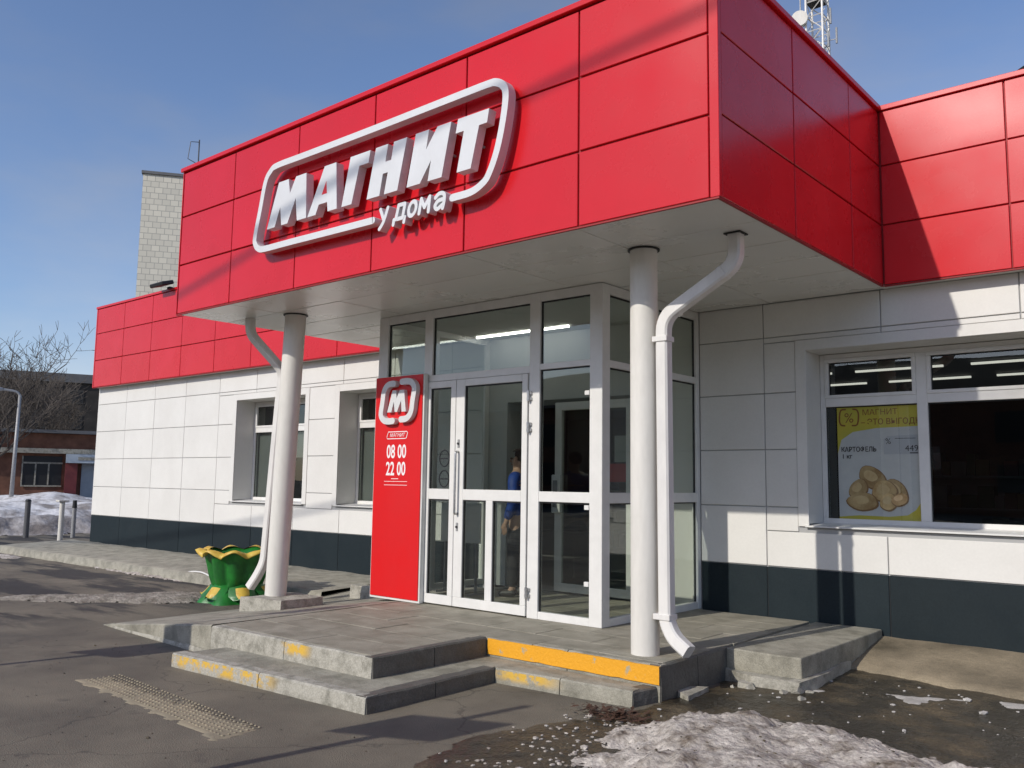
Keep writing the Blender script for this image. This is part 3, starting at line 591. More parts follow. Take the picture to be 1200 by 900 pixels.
bx('print', PRINTW, bd, -4.97, -4.85, 1.5505, 1.553, 1.636, 1.643); bx('print', PRINTW, bd, -5.09, -4.70, 1.5505, 1.553, 1.606, 1.611); bx('print', PRINTW, bd, -5.09, -4.70, 1.5505, 1.553, 1.565, 1.570)

# ------------------------------------------------------------------ poster behind the right hand window
po = empty('poster', (-.34, 3.99, 1.26), 'yellow and white potato poster in the left pane of the right window', 'poster')
PB = mat('poster_paper', (.66, .66, .66), (.58, .58, .60), 4, .5); PY = mat('poster_yellow', (.66, .52, .05), (.55, .5, .06), 5, .5); PO = mat('poster_orange', (.28, .10, .02), rough=.5); PK = mat('poster_ink', (.03, .03, .035), rough=.5); PL = mat('poster_grey', (.5, .51, .55), rough=.5)
POT = mat('potato_print', (.66, .46, .22), (.44, .26, .10), 7, .6, lo=.4, hi=.62, rnd=.28)
bx('sheet', PB, po, -.70, .125, 3.992, 3.998, 1.245, 2.478)
Yp = 3.991
def flat(pts, m, d, n='print'): return MB().prism(pts, 'Y', Yp - d, Yp - d + .0008).build(n, m, po)
flat([(-.70, 2.478), (-.70, 1.97), (-.66, 2.11), (-.54, 2.19), (-.3, 2.225), (.125, 2.235), (.125, 2.478)], PY, .001)
flat([(-.70, 1.245), (-.70, 1.31), (-.5, 1.33), (-.2, 1.325), (-.02, 1.345), (.06, 1.40), (.125, 1.50), (.125, 1.245)], PY, .001)
for sg in (1, -1):
    P = [(-.575 + sg * (-.035), 2.343 + sg * .085), (-.575 + sg * (-.085), 2.343 + sg * .075), (-.575 + sg * (-.10), 2.343 - sg * .02), (-.575 + sg * (-.085), 2.343 - sg * .075), (-.575 + sg * (-.045), 2.343 - sg * .085)]
    ribbon([(v.x, v.y) for v in spline([Vector((a, b, 0)) for a, b in P], 3)], .016, Yp - .003, Yp - .0022).build('print', PO, po)
text('%', .105, -.575, Yp - .0025, 2.29, PO, po, 'print', ext=.0004)
text('МАГНИТ', .06, -.44, Yp - .0025, 2.362, PO, po, 'print', ext=.0004, align='LEFT'); text('– ЭТО ВЫГОДНО', .06, -.45, Yp - .0025, 2.262, PO, po, 'print', ext=.0004, align='LEFT', xs=.93, bold=.001)
text('КАРТОФЕЛЬ', .05, -.665, Yp - .0025, 1.985, PK, po, 'print', ext=.0004, align='LEFT', xs=.84, bold=.0012); text('1 кг', .045, -.66, Yp - .0025, 1.915, PK, po, 'print', ext=.0004, align='LEFT', bold=.0012)
flat([(-.23, 1.955), (-.23, 2.11), (-.19, 2.14), (.10, 2.15), (.115, 2.13), (.115, 1.955)], PL, .0015)
text('%', .06, -.185, Yp - .003, 2.06, PK, po, 'print', ext=.0004); text('449', .062, .105, Yp - .003, 1.985, PK, po, 'print', ext=.0004, align='RIGHT')
bx('print', PK, po, .02, .10, Yp - .003, Yp - .0022, 1.962, 1.972); bx('print', PK, po, -.12, .08, Yp - .003, Yp - .0022, 2.112, 2.117)
PSH = mat('potato_print_edge', (.27, .145, .06), rough=.6); PHL = mat('potato_print_light', (.72, .53, .28), (.60, .40, .19), 12, .6)
pots = [(-.36, 1.72, .135, .105, -35), (-.50, 1.60, .105, .085, 60), (-.13, 1.595, .13, .085, -40), (-.24, 1.585, .12, .10, 10), (-.46, 1.475, .15, .085, -4), (-.20, 1.475, .085, .08, 30), (-.09, 1.50, .08, .06, 20)]
for k, (cx, cz, a, b, an) in enumerate(pots):
    an = R(an); P = []
    for t in range(20):
        t = t * math.pi / 10; u, v = a * math.cos(t) * (1 + .06 * math.sin(3 * t + k)), b * math.sin(t) * (1 + .07 * math.cos(2 * t + k)); P.append((cx + u * math.cos(an) - v * math.sin(an), cz + u * math.sin(an) + v * math.cos(an)))
    flat([(cx + (x_ - cx) * 1.10 + .006, cz + (z_ - cz) * 1.10 - .008) for x_, z_ in P], PSH, .0015 + .0012 * k, 'potato_print'); flat(P, POT, .0021 + .0012 * k, 'potato_print')
    flat([(cx - .012 + (x_ - cx) * .55, cz + .014 + (z_ - cz) * .5) for x_, z_ in P], PHL, .0026 + .0012 * k, 'potato_print')

# ------------------------------------------------------------------ steps and platform
st = empty('entrance_steps', (-3, .5, 0), 'grey concrete entrance platform with a lower step and yellow riser', 'steps')
up_out = [(-4.745, -.73), (-2.62, -.67), (-2.61, .63), (-.87, .62), (-.865, 3.57), (-4.745, 3.57)]
MB().prism(up_out, 'Z', .0, FL - .03).build('platform_core', CONC, st)
# pavers on top, each its own piece
def paver_rows():
    y = -.70
    ri = 0
    while y < 3.5:
        d = .42; x = -4.75 - (.3 if ri % 2 else 0)
        while x < -.84:
            a, b = max(x, -4.75), min(x + .6, -.84); c0, c1 = y, min(y + d, 3.56)
            if c1 <= .60: b = min(b, -2.63)
            if c0 < .66 < c1 and b > -2.63:
                if a > -2.63: c0 = .66
            if b - a > .08 and not (c1 <= .6 and a > -2.7): yield a, b, c0, c1
            x += .6
        y += d; ri += 1
for (a, b, c, d) in paver_rows():
    dz = random.uniform(-.0025, .0015)
    if d > c + .1: MB().box(a + .003, b - .003, c + .003, d - .003, FL - .028, FL + dz, .003).build('paver', PAVER, st)
# kerb blocks that face the platform
def block(name, m, pts, z0, z1, amp=.004, cuts=3, lab=None):
    mb = MB().prism(pts, 'Z', z0, z1); bmesh.ops.bevel(mb.bm, geom=mb.bm.edges[:], offset=.008, segments=2, affect='EDGES')
    mb.rough(amp, 7, 0); return mb.build(name, m, st, label=lab)
def run(name, m, p0, p1, w, z0, z1, n, amp=.004, lab=None, side=1):
    """a row of n cast kerb blocks from p0 to p1; w is their depth into the platform"""
    p0, p1 = Vector(p0), Vector(p1); d = (p1 - p0) / n; nn = Vector((-d.y, d.x)).normalized() * side
    for i in range(n):
        a = p0 + d * i + d.normalized() * .004; b = p0 + d * (i + 1) - d.normalized() * .004
        mb = MB(); k = 7; grid = []
        for t in range(k + 1):
            c = a.lerp(b, t / k); grid.append([mb.bm.verts.new((c.x + nn.x * s_, c.y + nn.y * s_, z)) for s_, z in ((0, z0), (0, z0 + (z1 - z0) * .5), (.006, z1 - .012), (.018, z1), (w * .5, z1), (w, z1), (w, z0))])
        for g0, g1 in zip(grid, grid[1:]):
            for j in range(7): mb.bm.faces.new((g0[j], g1[j], g1[(j + 1) % 7], g0[(j + 1) % 7]))
        mb.bm.faces.new(grid[0]); mb.bm.faces.new(grid[-1][::-1]); bmesh.ops.recalc_face_normals(mb.bm, faces=mb.bm.faces[:])
        for v in mb.bm.verts:
            v.co += mnoise.noise_vector(v.co * 6) * amp + mnoise.noise_vector(v.co * 19) * amp * .6
        mb.build(name, m, st, label=lab)
run('kerb_block', flaked('kerb_with_last_yellow', CONC2, -3.66, -3.35, .17, .08, .46), (-4.75, -.795), (-2.575, -.735), .10, .0, FL - .004, 2)
run('kerb_block', CONC_SHADE, (-2.566, -.73), (-2.556, .585), .10, .0, FL - .002, 2)
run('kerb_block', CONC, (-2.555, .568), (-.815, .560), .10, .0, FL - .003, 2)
run('kerb_block', CONC_SHADE, (-.812, .566), (-.812, 1.70), .10, .0, FL - .004, 2)
def paint(pts_front, m, lab):
    mb = MB(); n = 24; (x0, y0), (x1, y1), z0, z1, fray = pts_front; d = Vector((x1 - x0, y1 - y0)); nn = Vector((d.y, -d.x)).normalized()
    R0 = []
    for i in range(n + 1):
        t = i / n; x, y = x0 + d.x * t, y0 + d.y * t; a = z0 + fray * max(0, mnoise.noise(Vector((x * 9, 3, 1)))) * 1.2; b = z1 - fray * max(0, mnoise.noise(Vector((x * 11, 8, 2))))
        R0.append([mb.bm.verts.new((x + nn.x * e, y + nn.y * e, z)) for e, z in ((-.03, a), (0, a), (0, (a + b) / 2), (0, b), (-.03, b))])
    for a, b in zip(R0, R0[1:]):
        for j in range(4): mb.bm.faces.new((a[j], b[j], b[j + 1], a[j + 1]))
    mb.build('painted_band', m, st, label=lab)
paint(((-2.545, .557), (-.818, .548), .128, FL - .010, .012), YELLOW, 'bright yellow painted riser')
# lower step
MB().prism([(-4.53, -1.20), (-2.20, -1.10), (-2.20, .27), (-.93, .33), (-.88, .54), (-2.60, .57), (-2.60, -.68), (-4.48, -.73)], 'Z', -.02, .108).build('lower_step', CONC, st)
run('kerb_block', flaked('kerb_with_pale_yellow', CONC2, -4.5, -3.2, .02, .15, .49), (-4.56, -1.275), (-2.135, -1.165), .12, -.03, .117, 2, .005)
run('kerb_block', CONC_SHADE, (-2.13, -1.158), (-2.15, .21), .12, -.03, .117, 2, .006)
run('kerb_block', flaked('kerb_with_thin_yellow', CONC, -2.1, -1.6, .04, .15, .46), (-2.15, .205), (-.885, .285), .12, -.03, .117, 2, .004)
run('kerb_block', CONC_SHADE, (-.882, .288), (-.835, .56), .12, -.03, .113, 1, .004)
# ramp that tails off to the left, column pad and raised strip
mb = MB(); prof = []
for i in range(13):
    t = i / 12; x = -4.75 - 2.35 * t; z = FL * (1 - t) ** .9 + .003; prof.append((x, z))
rows_ = []
for (x, z) in prof:
    t = (-4.75 - x) / 2.35; yf = -.79 + .10 * t
    rows_.append([mb.bm.verts.new((x, y, zz)) for y, zz in ((yf - .004, -.02), (yf, z - .012), (yf + .012, z), (-.1, z), (.6, z), (1.4, z), (2.0, max(z, .12) if t < .8 else z + .03), (3.57, max(z, .2)))])
for a, b in zip(rows_, rows_[1:]):
    for j in range(7): mb.bm.faces.new((a[j], a[j + 1], b[j + 1], b[j]))
mb.rough(.005, 4); bmesh.ops.recalc_face_normals(mb.bm, faces=mb.bm.faces[:]); mb.build('ramp', CONC, st)
run('kerb_block', CONC2, (-6.85, -.705), (-4.76, -.805), .012, -.03, .05, 1, .003)
st.children[-1]
MB().prism([(-6.34, .52), (-5.72, .64), (-5.70, 1.2), (-6.3, 1.2)], 'Z', .0, FL - .002).rough(.012, 5, 3).build('column_pad', CONC2, st, label='whitewashed concrete pad under the left column')
run('kerb_block', CONC2, (-6.25, 2.05), (-5.80, 2.10), .15, .1, .29, 1, .01, 'short pale kerb piece behind the left column')
# right hand slab on a broken concrete bed
MB().box(-.815, -.165, 1.62, 3.56, .09, FL - .004, .012, seg=2).rough(.006, 5, 3).build('side_slab', CONC, st, label='thick slab that juts out at the right end of the platform')
mb = MB().prism([(-.84, 1.60), (-.5, 1.47), (-.14, 1.50), (-.10, 1.75), (-.14, 2.4), (-.2, 3.0), (-.8, 3.0)], 'Z', -.02, .10).rough(.028, 4, 4); mb.build('broken_bed', CONC2, st)
rb = MB()
for k in range(9):
    x, y = random.uniform(-.8, .0), random.uniform(1.3, 1.6); s_ = random.uniform(.02, .06); rb.box(x - s_, x + s_, y - s_ * .8, y + s_ * .8, 0, s_ * 1.1, rot=Matrix.Rotation(random.uniform(0, 3), 3, Vector((random.random(), random.random(), 1)).normalized()))
tag(rb.rough(.012, 9).build('rubble', CONC2), kind='stuff')
ch = MB().prism([(-.97, .93), (-.69, 1.07), (-.66, .70)], 'Z', 0, .05).rough(.008, 8, 2).build('concrete_chunk', CONC2)
tag(ch, 'flat pale concrete fragment lying below the corner of the platform', 'concrete fragment')

# apron strips along the walls
def slabgrid(name, m, P, zf, step=.12, amp=.012):
    (x0, x1), (yf0, yf1), y1 = P; mb = MB(); n = max(2, int((x1 - x0) / step)); k = 10; g = []
    for i in range(n + 1):
        x = x0 + (x1 - x0) * i / n; yf = yf0 + (yf1 - yf0) * i / n + .05 * nz(x, 0, 2.2); row = [mb.bm.verts.new((x, yf - .03, -.03))]
        for j in range(k + 1):
            t = j / k; y = yf + (y1 - yf) * t; row.append(mb.bm.verts.new((x, y, zf(t) + amp * nz(x, y, 2.5, 3) + amp * .4 * nz(x, y, 9, 4))))
        g.append(row)
    for a, b in zip(g, g[1:]):
        for j in range(k + 1): mb.bm.faces.new((a[j], a[j + 1], b[j + 1], b[j]))
    bmesh.ops.recalc_face_normals(mb.bm, faces=mb.bm.faces[:]); return mb.build(name, m, None, smooth=True)
tag(slabgrid('pavement', APRON, ((-.21, 9.5), (2.72, 1.2), 3.58), lambda t: .045 + .16 * t ** .8), kind='structure')
tag(slabgrid('pavement', CONC, ((-17.9, -6.9), (2.02, 2.1), 3.58), lambda t: .135 + .065 * t), kind='structure')

# tactile strip
tp = empty('tactile_strip', (-3.47, -2.0, 0), 'worn ochre tactile warning strip set in the asphalt before the steps', 'tactile paving')
TAC = mat('ochre_tactile', (.36, .30, .20), (.20, .175, .125), 2.2, .85, fine=.15, fscale=120, lo=.3, hi=.72)
pt = field('plate', TAC, [(-4.62, -2.07), (-2.33, -2.19), (-2.34, -1.86), (-4.52, -1.84)], .03, lambda x, y, d: .002 + .004 * sm(0, .06, d), .05, 7); pt.parent = tp; pt.location = Vector((3.47, 2.0, 0))
mb = MB()
for i in range(46):
    for j in range(7):
        x = -4.52 + i * .0475; y = -2.03 - (x + 4.5) * .05 + (j + .5) * .0445; r_ = .013 * random.uniform(.6, 1.1)
        if random.random() < .06: continue
        vs = [mb.bm.verts.new((x + r_ * math.cos(t) * 1.1, y + r_ * math.sin(t) * .9, .006)) for t in (math.pi / 4 * q_ for q_ in range(8))]; vt = [mb.bm.verts.new((x + r_ * .6 * math.cos(t), y + r_ * .5 * math.sin(t), .0125)) for t in (math.pi / 4 * q_ for q_ in range(8))]
        for a in range(8): mb.bm.faces.new((vs[a], vs[(a + 1) % 8], vt[(a + 1) % 8], vt[a]))
        mb.bm.faces.new(vt)
mb.build('studs', TAC, tp, kind='stuff')

# ------------------------------------------------------------------ mud, snow, ice
MUDP = [(-1.14, -1.58), (-1.20, -1.15), (-1.22, -.95), (-1.12, -.60), (-.95, -.10), (-.84, .28), (-.80, .6), (-.82, 1.0), (-.78, 1.75), (-.3, 2.4), (-.25, 2.95), (1.0, 2.75), (3.5, 2.4), (9, 1.8), (9, -3), (2.2, -3.6), (.6, -3.2), (-.7, -2.4)]
tag(field('mud', MUD, MUDP, .035, lambda x, y, d: .004 + .016 * sm(0, .15, d) + .012 * max(0, nz(x, y, 3)) + .008 * nz(x, y, 11, 2), .06, 4), kind='stuff')
PILE = [(-.74, -.42), (-.66, -.02), (-.46, .38), (-.05, .68), (.5, .66), (1.1, .52), (1.7, .34), (2.4, .0), (3.2, -.6), (3.6, -1.8), (2.6, -3.2), (1.4, -3.1), (.6, -2.4), (.0, -1.75), (-.32, -1.3), (-.55, -.85)]
def pileh(x, y, d): return .015 + .16 * sm(0, .8, d) + .04 * (nz(x, y, 2.2, 4)) * sm(0, .4, d) + (.030 * nz(x, y, 4.5, 1) + .022 * (.4 - abs(nz(x, y, 9, 6))) + .012 * nz(x, y, 22, 2) + .006 * nz(x, y, 60, 2)) * sm(0, .2, d)
tag(field('snow_pile', SNOW, PILE, .018, pileh, .14, 4.5), kind='stuff')
def ridge(name, P, h, m=SNOWG, step=.04): return tag(field(name, m, P, step, lambda x, y, d: .01 + h * sm(0, .25, d) * (.7 + .6 * abs(nz(x, y, 5))) + .012 * nz(x, y, 17), .1, 3), kind='stuff')
ridge('snow_ridge', [(-13.6, 2.05), (-11.9, 1.95), (-10.2, 2.02), (-10.0, 2.2), (-11.6, 2.25), (-13.2, 2.3)], .06, SNOW)
ridge('slush_ridge', [(-10.2, -.95), (-9.3, -.35), (-8.4, .35), (-8.0, .95), (-8.5, 1.5), (-9.0, 1.35), (-9.4, .65), (-10.0, -.25)], .045)
ridge('slush_ridge', [(-17.9, 1.5), (-16.8, 1.35), (-15.8, 1.75), (-16.5, 1.95)], .05, SNOW)
def ice(P, h=.012): return tag(field('ice_patch', ICE, P, .025, lambda x, y, d: .016 + h * sm(0, .1, d), .05, 6), kind='stuff')
ice([(.30, 1.98), (.52, 2.05), (.78, 2.2), (.98, 2.28), (.92, 2.1), (.72, 1.98), (.74, 1.72), (.55, 1.72), (.48, 1.85)])
ice([(1.0, 2.35), (1.5, 2.42), (1.5, 2.15), (1.15, 2.1)]); ice([(-.05, 1.42), (.25, 1.28), (.40, 1.30), (.1, 1.52)], .006); ice([(-.18, 1.72), (.02, 1.60), (.08, 1.7), (-.05, 1.82)], .006)
mb = MB()
for k in range(300):
    x, y = random.uniform(-1.05, 3.2), random.uniform(-2.2, 2.4)
    if sdist(MUDP, x, y) < .05 or (sdist(PILE, x, y) > .1): continue
    s_ = random.uniform(.004, .012) * (2.2 if random.random() < .08 else 1); M_ = Matrix.Translation((x, y, .018 + s_ * .5)) @ Matrix.Rotation(random.uniform(0, 6), 4, 'Z') @ Matrix.Diagonal((s_ * random.uniform(1, 2.2), s_, s_ * .7, 1))
    bmesh.ops.create_icosphere(mb.bm, subdivisions=1, radius=1, matrix=M_)
tag(mb.build('ice_crumbs', ICE, smooth=False), kind='stuff')
mb = MB()
for k in range(260):
    x, y = -.83 + random.gauss(0, .16), -.05 + random.gauss(0, .09); z = .02 + random.uniform(0, .025); t = random.uniform(0, 6); l = random.uniform(.015, .05); w = l * .35; u = Vector((math.cos(t), math.sin(t), random.uniform(-.3, .3))); v = Vector((-math.sin(t), math.cos(t), random.uniform(-.4, .4))); c = Vector((x, y, z))
    mb.quad(c - u * l, c + v * w, c + u * l, c - v * w)
tag(mb.build('dead_leaves', mat('dead_leaf', (.08, .035, .018), (.05, .025, .015), 20, .8)), kind='stuff')
mb = MB()
for k in range(300):
    x, y = random.uniform(-6.5, 0), random.uniform(-3.6, -.9)
    if inside(MUDP, x, y) or (y > -1.35 and x > -4.7): continue
    s_ = random.uniform(.002, .006) * (2 if random.random() < .1 else 1); bmesh.ops.create_icosphere(mb.bm, subdivisions=1, radius=1, matrix=Matrix.Translation((x, y, s_ * .4)) @ Matrix.Diagonal((s_ * 1.5, s_, s_ * .7, 1)))
tag(mb.build('grit', MUD), kind='stuff')
mb = MB()
for k in range(900):
    x, y = random.uniform(-.9, 2.2), random.uniform(-2.2, .75); d = sdist(PILE, x, y)
    if d < -.06 or (d > .5 and random.random() < .6): continue
    s_ = random.uniform(.003, .008) * (2.2 if random.random() < .06 else 1); z = max(.012, pileh(x, y, max(0, d)))
    bmesh.ops.create_icosphere(mb.bm, subdivisions=1, radius=1, matrix=Matrix.Translation((x, y, z)) @ Matrix.Rotation(random.uniform(0, 6), 4, 'Z') @ Matrix.Diagonal((s_ * random.uniform(1, 1.9), s_, s_ * .7, 1)))
tag(mb.build('grit', MUD), kind='stuff')
mb = MB()
for k in range(420):
    x, y = random.uniform(-1.15, -.3), random.uniform(-1.9, -.1); d = sdist(PILE, x, y)
    if d > .05 or random.random() > math.exp(d * 3.5): continue
    s_ = random.uniform(.005, .015) * (2 if random.random() < .08 else 1); bmesh.ops.create_icosphere(mb.bm, subdivisions=1, radius=1, matrix=Matrix.Translation((x, y, .018 + s_ * .3)) @ Matrix.Rotation(random.uniform(0, 6), 4, 'Z') @ Matrix.Diagonal((s_ * random.uniform(1, 2), s_, s_ * .6, 1)))
tag(mb.build('snow_crumbs', SNOW), kind='stuff')
wire = MB().tube(spline([(-10.5, 2.2, .12), (-10.1, 2.16, .16), (-9.7, 2.1, .15), (-8.9, 1.95, .04)], 5), .012, 8).build('loose_cable', PVC, None, smooth=True); tag(wire, 'thin white cable lying across the snow beside the green planter', 'cable')

# ------------------------------------------------------------------ planter cut like a tulip
pc = Vector((-7.80, 1.42, 0)); pl = empty('planter', pc, 'green tulip shaped planter with a wavy yellow rim beside the left column', 'planter')
def shell(prof, lob, n=96, fun=None):
    mb = MB(); rings = []
    for (r, z, a) in prof:
        ring = []
        for k in range(n):
            t = 2 * math.pi * k / n; w = abs(math.cos(lob * t / 2)) * 2 - 1 if lob == 9 else math.cos(lob * t)
            ring.append(mb.bm.verts.new(pc + Vector((r * (1 + a[0] * w) * math.cos(t), r * (1 + a[0] * w) * math.sin(t), z + a[1] * w + a[2] * math.sin(2 * lob * t + 1)))))
        rings.append(ring)
    for a, b in zip(rings, rings[1:]):
        for k in range(n): mb.bm.faces.new((a[k], a[(k + 1) % n], b[(k + 1) % n], b[k]))
    bmesh.ops.recalc_face_normals(mb.bm, faces=mb.bm.faces[:]); return mb
shell([(.27, .17, (.05, 0, 0)), (.31, .23, (.08, 0, 0)), (.34, .33, (.09, 0, 0)), (.365, .45, (.085, 0, 0)), (.395, .55, (.07, 0, 0)), (.43, .615, (.05, .012, 0)), (.455, .65, (.05, .02, 0)), (.44, .662, (.04, .02, 0)), (.38, .60, (.02, 0, 0)), (.33, .50, (0, 0, 0))], 9).build('bowl', GREEN, pl, smooth=True)
shell([(.43, .640, (.05, .016, .004)), (.475, .628, (.055, .036, .004)), (.515, .615, (.07, .046, .006)), (.522, .626, (.07, .048, .006)), (.48, .664, (.05, .034, .004)), (.42, .668, (.03, .02, 0))], 9).build('rim', PYEL, pl, smooth=True)
mb = MB(); n = 48; cv = mb.bm.verts.new(pc + Vector((0, 0, .57))); ring = [mb.bm.verts.new(pc + Vector((.33 * math.cos(2 * math.pi * k / n), .33 * math.sin(2 * math.pi * k / n), .55))) for k in range(n)]
for k in range(n): mb.bm.faces.new((cv, ring[k], ring[(k + 1) % n]))
mb.build('soil', SOIL, pl)
for k in range(6):
    t0 = 2 * math.pi * (k + .62) / 6; gm, ym = MB(), MB()
    for mbx, off, w0, zz in ((gm, 0, 1., 1), (ym, .006, .78, 1)):
        g = []
        for i, (r, z, hw) in enumerate(((.27, .275, .11), (.32, .25, .16), (.37, .20, .19), (.43, .13, .19), (.48, .085, .13), (.51, .10, .02))):
            row = []
            for j in range(5):
                s_ = (j - 2) / 2; tt = t0 + s_ * hw * w0 / r; rr = r - .03 * s_ * s_; row.append(mbx.bm.verts.new(pc + Vector((rr * math.cos(tt), rr * math.sin(tt), (z - .03 * s_ * s_) + off * 2))))
            g.append(row)
        for a, b in zip(g[(2 if off else 0):], g[(3 if off else 1):]):
            for j in range(4): mbx.bm.faces.new((a[j], a[j + 1], b[j + 1], b[j]))
        if not off:     # the outer curtain of the petal runs down to the ground
            for j in range(4):
                pass
    p_ = gm.build('foot_petal', GREEN, pl, smooth=True); ym.build('petal_face', PYEL, p_, smooth=True)
shell([(.27, .20, (.05, 0, 0)), (.34, .13, (.10, 0, 0)), (.42, .05, (.12, 0, 0)), (.45, .0, (.12, 0, 0))], 6).build('foot', GREEN, pl, smooth=True)

# ------------------------------------------------------------------ the person behind the right hand leaf
SKIN = mat('skin', (.45, .28, .2), rough=.55); JKT = mat('blue_jacket', (.012, .06, .32), (.01, .045, .24), 14, .6, bump=.006, bscale=18); TRS = mat('dark_trousers', (.02, .02, .024), (.03, .03, .034), 20, .8, bump=.004, bscale=25); SHOE = mat('black_shoe', (.015, .014, .013), rough=.5); HAIR = mat('dark_hair', (.03, .02, .014), rough=.6)
def skinned(name, pts, edges, rad, m, parent, root=0, lev=2):
    me = bpy.data.meshes.new(name); me.from_pydata(pts, edges, []); o = bpy.data.objects.new(name, me); COL.objects.link(o)
    o.modifiers.new('s', 'SKIN').use_smooth_shade = True; sv = me.skin_vertices[0].data
    for i, r_ in enumerate(rad): sv[i].radius = r_ if isinstance(r_, tuple) else (r_, r_); sv[i].use_root = (i == root)
    o.modifiers.new('u', 'SUBSURF').levels = lev
    dg = bpy.context.evaluated_depsgraph_get(); m2 = bpy.data.meshes.new_from_object(o.evaluated_get(dg)); bpy.data.objects.remove(o)
    m2.materials.clear(); m2.materials.append(m); m2.name = name; m2.shade_smooth()
    return put(bpy.data.objects.new(name, m2), parent)
def person(loc, rz):
    r = empty('person', loc, 'person in a blue jacket and dark trousers inside the glass doors', 'person'); r.rotation_euler.z = rz
    # facing +x in own space, y to the person's left
    P = [(0, 0, .93), (0, 0, 1.12), (0, 0, 1.32), (0, 0, 1.44), (.01, 0, 1.50), (.02, 0, 1.57), (.02, 0, 1.66)]; E = [(i, i + 1) for i in range(6)]; Rd = [(.13, .15), (.11, .13), (.115, .155), (.07, .10), (.052, .055), (.075, .07), (.08, .072)]
    def chain(start, pts, rs):
        i0 = start
        for p, q_ in zip(pts, rs): P.append(p); Rd.append(q_); E.append((i0, len(P) - 1)); i0 = len(P) - 1
        return i0
    for s_ in (1, -1):
        ap = [(0, s_ * .185, 1.40), (-.02, s_ * .235, 1.12), (.06 + .05 * (s_ < 0), s_ * .235, .90), (.085 + .05 * (s_ < 0), s_ * .23, .84)]
        h = chain(3, ap, [.056, .044, .033, (.018, .036)])
        for f_, (dx, dz, l) in enumerate(((.026, -.005, .07), (.010, -.012, .085), (-.006, -.012, .08), (-.020, -.006, .065))):
            b = ap[-1]; chain(h, [(b[0] + dx, b[1], b[2] - .035), (b[0] + dx * 1.1 + .004, b[1] - s_ * .01, b[2] - .035 - l * .6), (b[0] + dx * 1.1 + .014, b[1] - s_ * .022, b[2] - .035 - l)], [.0095, .009, .0075])
        b = ap[-1]; chain(h, [(b[0] + .035, b[1] - s_ * .012, b[2] - .005), (b[0] + .05, b[1] - s_ * .022, b[2] - .045)], [.011, .009])
        chain(0, [(0, s_ * .095, .86), (.015, s_ * .105, .48), (-.01 + .03 * s_, s_ * .11, .09), (.05 + .03 * s_, s_ * .115, .04), (.14 + .03 * s_, s_ * .12, .03)], [.085, .058, .042, .04, .032])
    skinned('body', P, E, Rd, SKIN, r)
    mb = MB()
    for s_ in (1, -1): bmesh.ops.create_uvsphere(mb.bm, u_segments=8, v_segments=6, radius=.011, matrix=Matrix.Translation((.092, s_ * .031, 1.635)))
    mb.build('eyes', HAIR, r, local=True); MB().tube([(.09, 0, 1.645), (.112, 0, 1.60), (.09, 0, 1.593)], [.008, .013, .009], 8).build('nose', SKIN, r, local=True, smooth=True); MB().tube([(.088, .022, 1.565), (.096, 0, 1.563), (.088, -.022, 1.565)], .006, 6).build('mouth', mat('lips', (.35, .13, .1)), r, local=True, smooth=True)
    for s_ in (1, -1): MB().tube([(.015, s_ * .082, 1.65), (.0, s_ * .092, 1.635), (.01, s_ * .084, 1.60)], [.012, .016, .009], 8).build('ear', SKIN, r, local=True, smooth=True)
    mb = MB(); bmesh.ops.create_uvsphere(mb.bm, u_segments=20, v_segments=12, radius=1, matrix=Matrix.Translation((-.006, 0, 1.672)) @ Matrix.Diagonal((.1, .088, .09, 1)))
    bmesh.ops.delete(mb.bm, geom=[v for v in mb.bm.verts if (v.co.x > .035 and v.co.z < 1.70) or v.co.z < 1.58], context='VERTS'); mb.build('hair', HAIR, r, local=True, smooth=True)
    Pj = [(0, 0, .86), (0, 0, 1.10), (0, 0, 1.32), (0, 0, 1.44), (.01, 0, 1.50)]; Ej = [(0, 1), (1, 2), (2, 3), (3, 4)]; Rj = [(.165, .20), (.14, .175), (.14, .185), (.09, .13), (.075, .08)]
    for s_ in (1, -1):
        b0 = len(Pj); Pj += [(0, s_ * .19, 1.40), (-.02, s_ * .24, 1.12), (.06 + .05 * (s_ < 0), s_ * .24, .90)]; Rj += [.078, .066, .054]; Ej += [(3, b0), (b0, b0 + 1), (b0 + 1, b0 + 2)]
    skinned('jacket', Pj, Ej, Rj, JKT, r)
    Pt = [(0, 0, .94), (0, 0, .86)]; Et = [(0, 1)]; Rt = [(.15, .18), (.14, .17)]
    for s_ in (1, -1):
        b0 = len(Pt); Pt += [(0, s_ * .095, .80), (.015, s_ * .105, .48), (-.005 + .03 * s_, s_ * .11, .10)]; Rt += [.11, .082, .072]; Et += [(1, b0), (b0, b0 + 1), (b0 + 1, b0 + 2)]
    skinned('trousers', Pt, Et, Rt, TRS, r)
    for s_ in (1, -1): skinned('shoe', [(-.05 + .03 * s_, s_ * .112, .05), (.05 + .03 * s_, s_ * .115, .045), (.17 + .03 * s_, s_ * .12, .035)], [(0, 1), (1, 2)], [.05, .05, .038], SHOE, r)
    return r
person((-4.15, 2.87, FL), R(200))
wb = empty('display_board', (-4.83, 2.55, FL), 'white display board standing inside the glass to the left of the person', 'display board')
bx('panel', PVC, wb, -5.16, -4.50, 2.57, 2.60, .88, 1.36, .006)
for x in (-5.1, -4.58): bx('leg', GALV, wb, x, x + .025, 2.575, 2.60, FL, .88); bx('foot', GALV, wb, x, x + .025, 2.45, 2.72, FL - .001, FL + .02)
rp = empty('wall_notice', (-3.4, 3.62, 1.8), 'red and white notice seen through the glass beside the corner post', 'notice')
